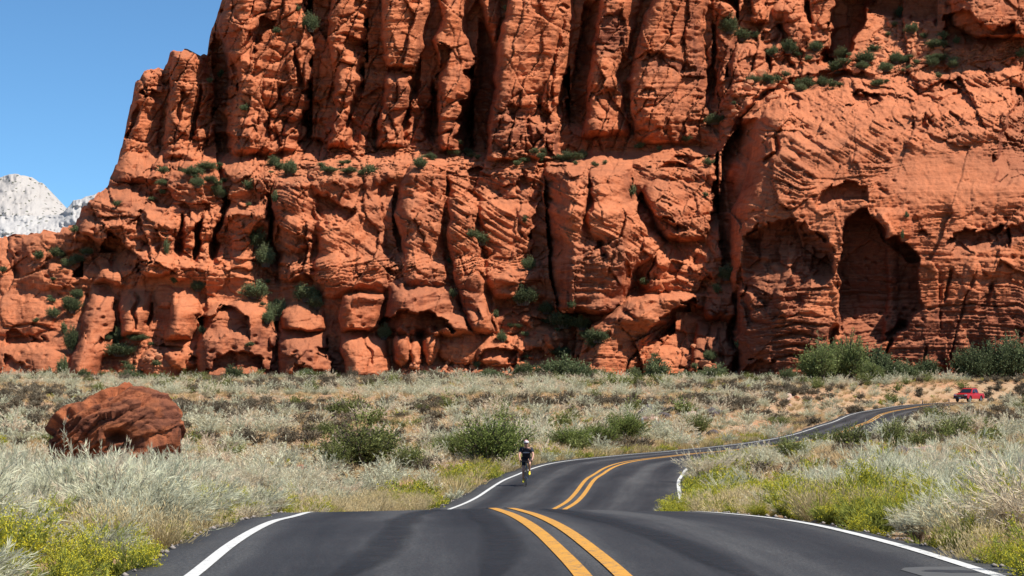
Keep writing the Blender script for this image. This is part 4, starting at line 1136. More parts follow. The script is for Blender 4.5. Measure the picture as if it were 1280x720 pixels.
def proto_grass(s, big, mat='grass'):
    rs = np.random.RandomState(500 + s)
    n = 620 if big else 120
    a = rs.uniform(0, 6.283, n); r = np.sqrt(rs.rand(n)) * 0.16
    B = np.stack([r * np.cos(a), r * np.sin(a), np.zeros(n)], 1)
    out = np.stack([np.cos(a), np.sin(a), np.zeros(n)], 1)
    D = out * rs.uniform(0.05, 0.62, n)[:, None] + np.array([0, 0, 1]) + rs.normal(0, 0.12, (n, 3))
    L = rs.uniform(0.3, 0.72, n)
    bend = out * rs.uniform(0, 0.25, n)[:, None] - np.array([0, 0, 1]) * rs.uniform(0, 0.16, n)[:, None]
    t = np.clip(rs.normal(0.62, 0.25, n), 0, 1)
    p1 = leaves_mesh('', B, D, L, np.full(n, 0.006 if big else 0.020), t, None, bend, rs)
    # seed heads
    k = n // 3
    tips = B[:k] + D[:k] / np.linalg.norm(D[:k], axis=1)[:, None] * L[:k, None] * 0.95 + bend[:k] * L[:k, None] * 1.2
    m = 5 if big else 2
    Bt = np.repeat(tips, m, 0) + rs.normal(0, 0.03, (k * m, 3))
    p2 = leaves_mesh('', Bt, np.repeat(D[:k], m, 0) + rs.normal(0, 0.35, (k * m, 3)), rs.uniform(0.04, 0.10, k * m), np.full(k * m, 0.010 if big else 0.026), np.clip(rs.normal(0.85, 0.12, k * m), 0, 1), None, None, rs)
    return join_leaves('blades', [p1], M[mat]), join_leaves('seed_heads', [p2], M[mat])
def proto_bush(s, big, mat, w=1.6, h=1.1, leaf=(0.05, 0.024), dens=1.0, up=0.6, base=0.12):
    rs = np.random.RandomState(600 + s)
    n = int((110 if big else 34) * dens)
    P = shoots(rs, n, w, h, up=up, curve=0.4, base=base)
    per = 42 if big else 16
    k = 1.0 if big else 1.9
    parts = [leafy(rs, P, per, leaf[0] * k, leaf[1] * k, t0=0.3, splay=0.8)]
    # side twigs: clumps that break the outline
    c = P[rs.randint(0, n, n)][:, 3] * rs.uniform(0.85, 1.1, (n, 1))
    m = n * (20 if big else 8)
    B = np.repeat(c, m // n, 0) + rs.normal(0, 0.075 * w, (m // n * n, 3))
    B[:, 2] = np.abs(B[:, 2])
    hs = B[:, 2] / h
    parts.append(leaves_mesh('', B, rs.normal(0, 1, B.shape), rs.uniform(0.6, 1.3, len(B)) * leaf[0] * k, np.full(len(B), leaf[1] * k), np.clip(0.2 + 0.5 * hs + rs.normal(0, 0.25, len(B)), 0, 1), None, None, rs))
    return join_leaves('foliage', parts, M[mat]), stem_mesh('stems', P[::2], 0.012 * w, M['bark'])

def protos(kind, n, fn, *a, **k):
    PROTO[kind] = [fn(11 * i + len(PROTO), True, *a, **k) for i in range(n)]
    PROTO[kind + '_far'] = [fn(11 * i + 5 + len(PROTO), False, *a, **k) for i in range(n)]
protos('sage', 6, proto_sage)
protos('rabbit', 4, proto_rabbit)
protos('grass', 4, proto_grass, 'grass')
protos('tan', 4, proto_grass, 'tan')
protos('dark', 4, proto_bush, 'dark', 1.6, 1.05, (0.055, 0.022))
protos('brown', 4, proto_bush, 'brownshrub', 1.0, 0.5, (0.05, 0.016))
protos('oak', 6, proto_bush, 'oak', 2.0, 1.5, (0.085, 0.05), 1.7, 0.7, 0.35)
protos('green', 2, proto_bush, 'green', 3.4, 2.5, (0.10, 0.045), 2.6, 0.62, 0.30)
protos('olive', 3, proto_bush, 'olive', 6.0, 5.0, (0.24, 0.10), 3.0, 0.6, 0.30)

KINDS = {  # object name, category, name of part 1, name of part 2
    'sage': ('sagebrush', 'shrub', 'foliage', 'stems'), 'rabbit': ('rabbitbrush', 'shrub', 'foliage', 'flowers'),
    'grass': ('grass_tuft', 'grass', 'blades', 'seed_heads'), 'tan': ('bunchgrass', 'grass', 'blades', 'seed_heads'),
    'dark': ('creosote_bush', 'bush', 'foliage', 'stems'), 'brown': ('blackbrush', 'shrub', 'foliage', 'stems'),
    'oak': ('scrub_oak', 'bush', 'foliage', 'stems'), 'green': ('desert_willow', 'bush', 'crown', 'trunk'), 'olive': ('desert_tree', 'tree', 'crown', 'trunk')}
prng = random.Random(77)
def plant(kind, loc, scale, label, group, near=True, sz=None, var=None, cat=None):
    nm, ct, p1, p2 = KINDS[kind]
    lst = PROTO[kind if near else kind + '_far']
    a, b_ = lst[prng.randrange(len(lst)) if var is None else var % len(lst)]
    rz = prng.uniform(0, 6.283)
    s = (scale * prng.uniform(0.9, 1.1), scale * prng.uniform(0.9, 1.1), scale * (sz if sz else prng.uniform(0.85, 1.15)))
    if near:
        e = empty(nm, loc, rz); e.scale = s
        for pn, d in ((p1, a), (p2, b_)):
            o = bpy.data.objects.new(pn, d); link(o, e)
    else:
        e = bpy.data.objects.new(nm, a); e.location = loc; e.rotation_euler = (0, 0, rz); e.scale = s; link(e)
    tag(e, label, cat or ct, group)
    return e

# --- scatter on the ground
rs = np.random.RandomState(2024)
ncan = 60000
Yc = np.concatenate([12 + 88 * rs.rand(ncan // 2)**0.75, 60 + 250 * rs.rand(ncan)**0.62])
uc = rs.uniform(-90, 1370, len(Yc))
Xc = (uc - CX) / F * Yc
# extra candidates right along the road edges
ne = 5200
ks = rs.randint(16, 400, ne); sidee = rs.choice([-1, 1], ne)
offe = sidee * (np.where(sidee < 0, SH, SHR) + 0.12 + np.abs(rs.normal(0, 0.75, ne)))
Xc = np.concatenate([CEN[ks, 0] + nr[ks, 0] * offe, Xc]); Yc = np.concatenate([CEN[ks, 1] + nr[ks, 1] * offe, Yc])
uc = CX + F * Xc / Yc
Zc, Dc = ground_z(Xc, Yc)
ii = np.zeros(len(Xc), int)
best = np.full(len(Xc), 1e9)
for q in range(0, len(CEN), 3):
    d = (Xc - CEN[q, 0])**2 + (Yc - CEN[q, 1])**2
    kq = d < best; best = np.where(kq, d, best); ii = np.where(kq, q, ii)
OFF = (Xc - CEN[ii, 0]) * nr[ii, 0] + (Yc - CEN[ii, 1]) * nr[ii, 1]
# places kept clear: the boulder, the big bushes
BOULD = px2w(146, 585, 76.0)
keepout = [(BOULD[0], BOULD[1], 2.3)]
clump = fbm2(Xc / 9, Yc / 9, 301, 3); clump2 = fbm2(Xc / 5, Yc / 5, 311, 3)
patchs = fbm2(Xc / 26, Yc / 20, 321, 3)
rr = rs.rand(len(Xc))
cells = {}
PL = {k: [] for k in ('sage', 'rabbit', 'grass', 'tan', 'dark', 'brown')}
for i in range(len(Xc)):
    x, y, z, d, off, u = Xc[i], Yc[i], Zc[i], Dc[i], OFF[i], uc[i]
    ed = (-off - SH if off < 0 else off - SHR) if d < 12 else d - SH
    if ed < 0.10 or y < 12 or u < -90 or u > 1370 or y > 303: continue
    r, c1, c2 = rr[i], clump[i], clump2[i]
    left = off < 0
    if ed < (1.7 if left else 2.3) + 0.8 * c1 and y < 150:
        kind = 'rabbit' if r < (0.40 if left else 0.70) + 0.8 * c2 else ('grass' if r < 0.86 + 0.2 * c2 else 'sage')
        if left and y < 40 and kind == 'grass' and r > 0.45: kind = 'sage'
        rad = {'rabbit': 0.36, 'grass': 0.36, 'sage': 0.7}[kind]
    elif y < (72 if left else 50) + 20 * c1:
        kind = 'sage' if r < 0.90 else ('rabbit' if r < 0.93 else ('grass' if r < 0.97 else 'brown'))
        rad = 0.80 if kind == 'sage' else 0.5
    elif y < 125 + 18 * c1:
        if c1 > 0.08 and left: kind = 'sage' if r < 0.75 else 'tan'
        else: kind = 'tan' if r < 0.45 else ('sage' if r < 0.68 else ('brown' if r < 0.86 else ('rabbit' if r < 0.95 else 'dark')))
        rad = {'sage': 0.9, 'tan': 0.5, 'brown': 0.8, 'rabbit': 0.7, 'dark': 1.5}[kind]
    else:
        p = patchs[i]
        if p > 0.15: kind = 'brown' if r < 0.70 else ('tan' if r < 0.92 else 'sage')
        elif p < -0.25: kind = 'sage' if r < 0.45 else 'tan'
        else: kind = 'tan' if r < 0.50 else ('sage' if r < 0.66 else ('brown' if r < 0.85 else ('rabbit' if r < 0.91 else 'dark')))
        rad = {'sage': 1.1, 'tan': 0.7, 'brown': 1.1, 'rabbit': 1.0, 'dark': 1.7}[kind] * 1.12 * (0.72 if y > 232 and u > 930 else 1)
    if any((x - a)**2 + (y - b_)**2 < q * q for a, b_, q in keepout): continue
    if 1180 < u < 1256 and 205 < y < 258 and kind != 'tan': continue      # low grass only before the pickup's bend
    cs = 0.45; cx, cy = int(x // cs), int(y // cs); ok = True
    R_ = int(math.ceil((rad + 0.6) / cs))
    for ax in range(cx - R_, cx + R_ + 1):
        for ay in range(cy - R_, cy + R_ + 1):
            for (qx, qy, qr) in cells.get((ax, ay), ()):
                if (qx - x)**2 + (qy - y)**2 < (0.5 * (rad + qr))**2 * 1.7: ok = False; break
            if not ok: break
        if not ok: break
    if not ok: continue
    cells.setdefault((cx, cy), []).append((x, y, rad))
    sc = rs.uniform(0.68, 1.28)
    if kind == 'sage': sc *= 1.12 + 0.3 * c1
    if kind == 'brown': sc *= 1.35
    if kind == 'dark': sc *= 1.2
    if kind == 'grass': sc *= 0.95 if left else 0.8
    if kind == 'tan': sc *= 0.95
    if kind == 'rabbit': sc *= 1.0 if left else 1.15
    if y > 110 and kind in ('sage', 'brown', 'dark'): sc *= 1.4
    if ed < 1.0 and kind in ('sage', 'rabbit'): sc *= 0.75
    PL[kind].append((y, x, z, sc, left, ed))

def stuff_instances(name, kind, items, label, cat):
    col = bpy.data.collections.new(name + '_source')
    for k, (a, b_) in enumerate(PROTO[kind + '_far']):
        col.objects.link(bpy.data.objects.new('%s_source_%d' % (name, k), a))
    n = len(items)
    P = np.array([(x, y, z) for (y, x, z, sc, l, e_) in items], np.float32)
    me = bpy.data.meshes.new(name); me.vertices.add(n); me.vertices.foreach_set('co', P.ravel())
    q = np.random.RandomState(n)
    rot = np.zeros((n, 3), np.float32); rot[:, 2] = q.uniform(0, 6.28, n)
    sc = np.array([it[3] for it in items], np.float32)[:, None] * q.uniform(0.85, 1.15, (n, 3)).astype(np.float32)
    for an, ar in (('rot', rot), ('scl', sc)):
        t = me.attributes.new(an, 'FLOAT_VECTOR', 'POINT'); t.data.foreach_set('vector', ar.ravel())
    t = me.attributes.new('idx', 'INT', 'POINT'); t.data.foreach_set('value', q.randint(0, len(PROTO[kind + '_far']), n).astype(np.int32))
    o = link(bpy.data.objects.new(name, me))
    ng = bpy.data.node_groups.new(name, 'GeometryNodeTree')
    ng.interface.new_socket('Geometry', in_out='INPUT', socket_type='NodeSocketGeometry')
    ng.interface.new_socket('Geometry', in_out='OUTPUT', socket_type='NodeSocketGeometry')
    gi = ng.nodes.new('NodeGroupInput'); go = ng.nodes.new('NodeGroupOutput')
    ip = ng.nodes.new('GeometryNodeInstanceOnPoints'); ci = ng.nodes.new('GeometryNodeCollectionInfo')
    ci.inputs['Collection'].default_value = col; ci.inputs['Separate Children'].default_value = True; ci.inputs['Reset Children'].default_value = True
    ip.inputs['Pick Instance'].default_value = True
    def na(nm, typ):
        k = ng.nodes.new('GeometryNodeInputNamedAttribute'); k.data_type = typ; k.inputs[0].default_value = nm; return k.outputs[0]
    ng.links.new(gi.outputs[0], ip.inputs['Points']); ng.links.new(ci.outputs[0], ip.inputs['Instance'])
    ng.links.new(na('idx', 'INT'), ip.inputs['Instance Index']); ng.links.new(na('rot', 'FLOAT_VECTOR'), ip.inputs['Rotation']); ng.links.new(na('scl', 'FLOAT_VECTOR'), ip.inputs['Scale'])
    ng.links.new(ip.outputs[0], go.inputs[0])
    md = o.modifiers.new('scatter', 'NODES'); md.node_group = ng
    tag(o, label, cat, None, 'stuff')

KW = {'sage': 'silvery sagebrush', 'rabbit': 'yellow rabbitbrush', 'grass': 'blond grass tuft', 'tan': 'tan bunchgrass', 'dark': 'dark creosote', 'brown': 'brown shrub'}
def plant_label(kind, sc, y, x, left, ed):
    q = sc / {'sage': 1.05, 'rabbit': 0.95, 'grass': 0.92, 'tan': 0.92, 'dark': 1.15, 'brown': 1.25}[kind]
    size = 'small' if q < 0.86 else ('large' if q > 1.10 else 'middling')
    edge_ = 'at asphalt edge ' if ed < 0.75 else ('just off the verge ' if ed < 2.2 else '')
    if y < 26: pl = 'before the near crest'
    elif y < 42: pl = 'along the near crest'
    elif y < 60: pl = 'beside the dip'
    elif y < 84: pl = ('between the boulder and the cyclist' if x < 0 else 'level with the cyclist') if left else 'by the leaning sagebrush'
    elif y < 112: pl = 'behind the boulder' if left and x < -12 else ('around the tall leafy bush' if left else 'inside the bend')
    elif y < 150: pl = 'short of the lava ridge' if left else 'below the red pickup'
    else: pl = 'on the open tan flat' if left else 'near the far road'
    side = 'boulder side' if left else 'opposite the boulder'
    return '%s %s %s%s %s' % (size, KW[kind], edge_, pl, side)
LIM = {'sage': 300, 'rabbit': 300, 'grass': 200, 'tan': 280, 'dark': 120, 'brown': 160}
print('PLANTS', {k: len(v) for k, v in PL.items()})
for kind, items in PL.items():
    items.sort()
    for (y, x, z, sc, left, ed) in items[:LIM[kind]]:
        lb = plant_label(kind, sc, y, x, left, ed)
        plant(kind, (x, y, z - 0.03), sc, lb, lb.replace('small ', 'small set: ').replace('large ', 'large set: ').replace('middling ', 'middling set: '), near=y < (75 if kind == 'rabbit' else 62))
    rest = items[LIM[kind]:]
    if rest:
        stuff_instances(KINDS[kind][0] + '_cover', kind, rest, 'far %s covering the flat below the red cliff' % KINDS[kind][0].replace('_', ' '), 'scrub')

# --- single bushes one can point to: (u, v of foot, Y, kind, width px, height px, label)
def gplant(u, Y, kind, wpx, hpx, label, group=None, near=True, var=None, cat=None):
    x = (u - CX) / F * Y
    z = float(ground_z(np.array([x]), np.array([Y]))[0][0])
    w0, h0 = {'dark': (1.6, 1.05), 'oak': (2.0, 1.6), 'green': (3.4, 2.5), 'olive': (6.0, 5.0), 'sage': (1.5, 0.95), 'brown': (1.0, 0.5), 'rabbit': (1.0, 0.62), 'grass': (0.7, 0.6)}[kind]
    s = wpx / F * Y / w0
    return plant(kind, (x, Y, z - 0.05), s, label, group, near, sz=(hpx / F * Y / h0) / s, var=var, cat=cat)
gplant(456, 80, 'dark', 150, 84, 'wide dark green creosote bush beside a pile of pink rocks', var=0)
gplant(420, 78, 'dark', 74, 58, 'dark creosote bush growing into the wide bush beside pink rocks', var=1)
gplant(512, 81, 'dark', 56, 50, 'smaller dark creosote bush on the road side of the wide one', var=2)
gplant(616, 88, 'green', 108, 84, 'tall bright green leafy bush at the road edge behind the cyclist', var=0)
gplant(580, 92, 'green', 60, 50, 'low green bush touching the tall green leafy bush', var=1)
for (u, Y, w, h, lb) in ((716, 112, 76, 42, 'rounded dark green bush in the row past the tall leafy bush'), (750, 118, 60, 40, 'middle green bush of the row beside the far bend'), (782, 126, 66, 46, 'olive green bush of the row nearest the grey post'), (562, 103, 62, 34, 'round dark bush behind the tall leafy green bush'),
        (497, 140, 42, 18, 'flat dark bush alone on the open tan flat'), (405, 125, 60, 26, 'low dark green bush among grass behind the wide creosote'), (352, 170, 20, 14, 'small dark bush with a snag beside it'), (440, 160, 40, 14, 'low grey green bush on the tan flat')):
    gplant(u, Y, 'dark' if h < 30 else 'green', w, h, lb, near=True)
for (u, Y, w, h, lb) in ((985, 88, 52, 30, 'dense green creosote bush on the rise inside the bend'), (1062, 100, 58, 30, 'broad green bush behind the dense creosote inside the bend'), (1118, 105, 54, 34, 'grey green rounded bush on top of the rise'), (1155, 96, 50, 28, 'green bush on the rise next to the grey rounded one'), (1192, 118, 56, 28, 'low green bush under the red pickup'), (1225, 130, 46, 22, 'small olive bush below the red pickup'), (1180, 62, 46, 26, 'dark green bush among silvery sage by pale rocks'), (1208, 60, 50, 26, 'dark green bush with silvery sage leaning on it'), (1040, 120, 70, 24, 'olive bush at the edge of the far road'), (975, 165, 40, 16, 'small green bush left of the far road'), (872, 140, 50, 24, 'silvery bush on the inside of the far bend')):
    gplant(u, Y, 'dark', w * 1.15, h * 1.45, lb, near=True)
gplant(905, 62, 'sage', 86, 52, 'big silvery sagebrush leaning over the road on the inside bend', var=1)
for (u_, Y_, w_, h_, l_) in ((882, 74, 84, 62, 'first of the high sagebrush hiding the inside of the bend'), (914, 79, 86, 52, 'second high sagebrush hiding the inside of the bend'), (946, 84, 84, 38, 'third high sagebrush hiding the inside of the bend'), (978, 90, 80, 30, 'fourth high sagebrush hiding the inside of the bend'), (1010, 95, 76, 26, 'last high sagebrush of the screen on the inside bend')):
    gplant(u_, Y_, 'sage', w_, h_, l_)
gplant(935, 66, 'sage', 70, 44, 'silvery sagebrush behind the one leaning over the inside bend', var=2)
for i in range(13):
    Y = 84 + 5.2 * i; k = int(np.argmin(np.abs(CEN[:, 1] - Y)))
    o_ = SHR + 1.3 + 1.2 * prng.random()
    x = CEN[k, 0] + nr[k, 0] * o_; yy = CEN[k, 1] + nr[k, 1] * o_
    knd = ('sage', 'sage', 'dark')[i % 3]
    gplant(CX + F * x / yy, yy, knd, (2.0 if knd == 'sage' else 2.2) * F / yy, 0.9 * F / yy, ('high silvery sagebrush screening the far bend of the road' if knd == 'sage' else 'high green creosote screening the far bend of the road'), 'screen of %s along the far bend' % knd)
# row of trees and scrub oak at the foot of the cliff
for (u, Y, w, h, k, lb) in ((1022, 262, 64, 46, 'olive', 'pale olive tree at the cliff foot left of the far road'), (1058, 268, 66, 52, 'olive', 'tall olive tree at the cliff foot behind the far road'), (1085, 272, 56, 44, 'oak', 'dark green tree between the olive trees and the red wall'), (1044, 276, 60, 50, 'oak', 'dark green tree close under the great alcove'), (1112, 270, 50, 30, 'oak', 'low green scrub oak beyond the bend of the far road'), (1132, 274, 44, 24, 'oak', 'low dark scrub oak under the striped red wall'), (1158, 276, 40, 30, 'oak', 'rounded blue green oak under the striped red wall'), (1090, 262, 40, 26, 'olive', 'low pale olive bush where the far road bends'),
        (1212, 272, 46, 44, 'oak', 'tall dark oak behind the red pickup'), (1240, 274, 52, 48, 'oak', 'dense dark oak right behind the pickup tailgate'), (1268, 276, 54, 50, 'oak', 'dark oak at the end of the row behind the pickup'), (1300, 276, 60, 50, 'oak', 'dark oak past the row behind the pickup'), (985, 285, 30, 18, 'oak', 'low bush left of the olive trees'), (960, 288, 26, 14, 'oak', 'small bush at the foot of the layered red ledges'),
        (895, 288, 36, 24, 'oak', 'round green oak at the foot of the red block'), (820, 290, 42, 32, 'oak', 'round dark oak below the small arch'), (852, 288, 34, 18, 'oak', 'flat oak beside the one below the small arch'), (700, 292, 46, 34, 'oak', 'dark oak left of the slanting red slab'), (722, 291, 44, 32, 'oak', 'dark oak in front of the slanting red slab'), (752, 290, 40, 18, 'oak', 'low oak hedge right of the slanting slab'), (682, 292, 30, 22, 'oak', 'oak at the left end of the slab thicket'), (612, 292, 34, 14, 'oak', 'flat bush below the overhanging red block'), (655, 294, 34, 24, 'oak', 'green oak on the ledge right of the overhanging block'),
        (380, 292, 30, 14, 'oak', 'low bush below the round red block'), (405, 291, 26, 12, 'oak', 'small bush beside the one below the round block'), (60, 292, 26, 16, 'oak', 'dark bush at the foot of the round left knob'), (78, 294, 18, 30, 'oak', 'tall narrow bush in the gap beside the left knob')):
    gplant(u, Y, k, w * 1.1, h * (1.25 if u > 990 else 1.1), lb, near=True)
for i in range(44):
    u = prng.uniform(-20, 1000); Y = prng.uniform(280, 300); w = prng.uniform(12, 32)
    kk = prng.choice(['oak', 'oak', 'dark', 'brown']); zz = 'below the left lobes' if u < 350 else ('below the middle pillars' if u < 700 else 'below the small arch and dome')
    lb = '%s %s shrub at the cliff foot %s' % ('tiny' if w < 17 else ('wide' if w > 26 else 'low'), {'oak': 'green oak', 'dark': 'olive', 'brown': 'brown'}[kk], zz)
    gplant(u, Y, kk, w, w * prng.uniform(0.45, 0.8), lb, lb + ', set', near=w > 18)
# bushes rooted on the cliff: (u, v centre, width px, height px)
CB = [(388, 28, 18, 24), (372, 10, 10, 10), (346, 38, 12, 9), (305, 135, 12, 9), (275, 92, 10, 12), (262, 100, 9, 8), (362, 210, 18, 20), (412, 212, 20, 8), (436, 213, 22, 8), (461, 212, 15, 13), (240, 214, 26, 12), (258, 208, 24, 10), (246, 228, 16, 14), (276, 240, 16, 14), (204, 228, 16, 8), (203, 240, 9, 7), (190, 248, 12, 6), (146, 254, 12, 8), (320, 300, 26, 22), (332, 320, 24, 28), (344, 246, 10, 18), (320, 364, 34, 20), (386, 366, 34, 24), (396, 378, 22, 18), (346, 388, 28, 26), (334, 396, 16, 20), (601, 298, 26, 18), (590, 292, 14, 12), (660, 330, 18, 18), (655, 370, 30, 24), (683, 386, 22, 14), (706, 400, 36, 22), (728, 404, 24, 18), (748, 420, 34, 18), (742, 428, 18, 14), (480, 416, 16, 18), (908, 342, 18, 18), (896, 360, 14, 14), (912, 32, 22, 22), (926, 44, 26, 16), (944, 44, 12, 10), (962, 98, 18, 14), (1006, 104, 22, 14), (1000, 110, 16, 10), (986, 58, 22, 18), (1020, 58, 18, 12), (1046, 84, 20, 16), (1092, 60, 16, 8), (1082, 72, 24, 14), (1078, 82, 16, 10), (1126, 14, 18, 16), (1140, 36, 16, 12), (1110, 42, 8, 6), (1178, 44, 14, 14), (1172, 54, 24, 10), (1170, 72, 28, 10), (1192, 74, 14, 8), (1128, 74, 16, 10), (1108, 84, 18, 12), (1174, 94, 10, 8), (1274, 66, 14, 14), (894, 150, 26, 12), (858, 173, 12, 8), (712, 196, 30, 12), (676, 194, 14, 10), (656, 200, 14, 7), (566, 190, 16, 9), (585, 190, 16, 9), (536, 196, 16, 8), (798, 182, 14, 8), (824, 185, 9, 7), (886, 202, 14, 11), (882, 243, 8, 8), (49, 318, 14, 14), (74, 316, 24, 14), (86, 328, 18, 11), (4, 336, 12, 10), (90, 382, 22, 20), (84, 374, 14, 12), (44, 400, 10, 7), (88, 425, 16, 34), (80, 410, 12, 14), (148, 418, 14, 20), (150, 438, 34, 16), (172, 422, 26, 8), (126, 470, 24, 10), (248, 358, 16, 14), (218, 350, 10, 9), (252, 412, 10, 12), (312, 430, 12, 7), (656, 274, 9, 9), (684, 400, 16, 8), (620, 392, 9, 14), (566, 366, 9, 14), (562, 325, 7, 9), (806, 352, 12, 10), (790, 238, 10, 16), (1128, 293, 6, 12), (1134, 268, 6, 10), (922, 430, 8, 11), (868, 457, 10, 10), (700, 440, 24, 12), (732, 418, 16, 10), (596, 455, 10, 10), (310, 255, 8, 6), (208, 310, 8, 22), (92, 286, 12, 10), (576, 178, 8, 6), (633, 10, 8, 8)]
CZ = [((130, 60, 275, 250), 'on the stepped left towers'), ((276, -20, 400, 205), 'on the broad left buttress of the upper wall'), ((400, -20, 640, 186), 'in a cleft of the middle upper wall'), ((320, 186, 480, 240), 'on the ledge above the left lobes'), ((480, 186, 760, 215), 'on the ledge above the middle pillars'), ((760, 150, 905, 262), 'on the ledges left of the pale dome'), ((893, -20, 1030, 150), 'in the blocky gully left of the dome'), ((1030, -20, 1290, 110), 'in the rubble chute above the pale dome'),
      ((-10, 280, 100, 360), 'on the low left hill'), ((-10, 360, 110, 480), 'in the gap right of the left knob'), ((110, 405, 215, 480), 'on the rubble fan by the left knob'), ((100, 230, 300, 400), 'under the slanting left overhang'), ((290, 230, 360, 345), 'in the hollow between two left lobes'), ((290, 345, 420, 440), 'on top of the round left blocks'), ((470, 400, 610, 480), 'beside the stone fingers'), ((540, 250, 640, 400), 'on the middle pillars'), ((610, 250, 760, 460), 'on the bushy slope below the dark cleft'), ((780, 300, 930, 480), 'around the small arch'), ((930, 230, 1290, 480), 'beside the great alcove')]
def cliff_place(u, v):
    for (a, b_, c_, d_), t in CZ:
        if a <= u <= c_ and b_ <= v <= d_: return t
    return 'on the red apron'
for (a, b_, c_, d_, n) in ((200, 205, 330, 240, 9), (330, 200, 500, 216, 12), (520, 188, 760, 206, 14), (1005, 60, 1110, 112, 12), (1110, 28, 1200, 95, 14), (900, 60, 1000, 150, 8), (610, 370, 720, 450, 12), (60, 300, 110, 440, 7), (130, 410, 215, 470, 10), (790, 440, 900, 470, 6), (300, 290, 350, 400, 5)):
    for k in range(n):
        w = prng.uniform(7, 17); CB.append((prng.uniform(a, c_), prng.uniform(b_, d_), w, w * prng.uniform(0.45, 0.9)))
for i, (u, v, w, h) in enumerate(CB):
    Y = min(cliff_at(u, v), cliff_at(u, v + h * 0.4)) - 0.2 - 0.3 * w / 8
    x, _, z = px2w(u, v + h * 0.5, Y)
    s = w * 1.3 / F * Y / 2.0
    sw = 'tall' if h > w * 1.15 else ('flat' if h < w * 0.55 else ('big round' if w > 20 else ('tiny' if w < 11 else 'small round')))
    pl_ = cliff_place(u, v)
    plant('oak', (x, Y, z), s, '%s dark green bush growing %s' % (sw, pl_), '%s bushes %s' % (sw, pl_), near=w > 15, sz=(h * 1.25 / F * Y / 1.6) / s)
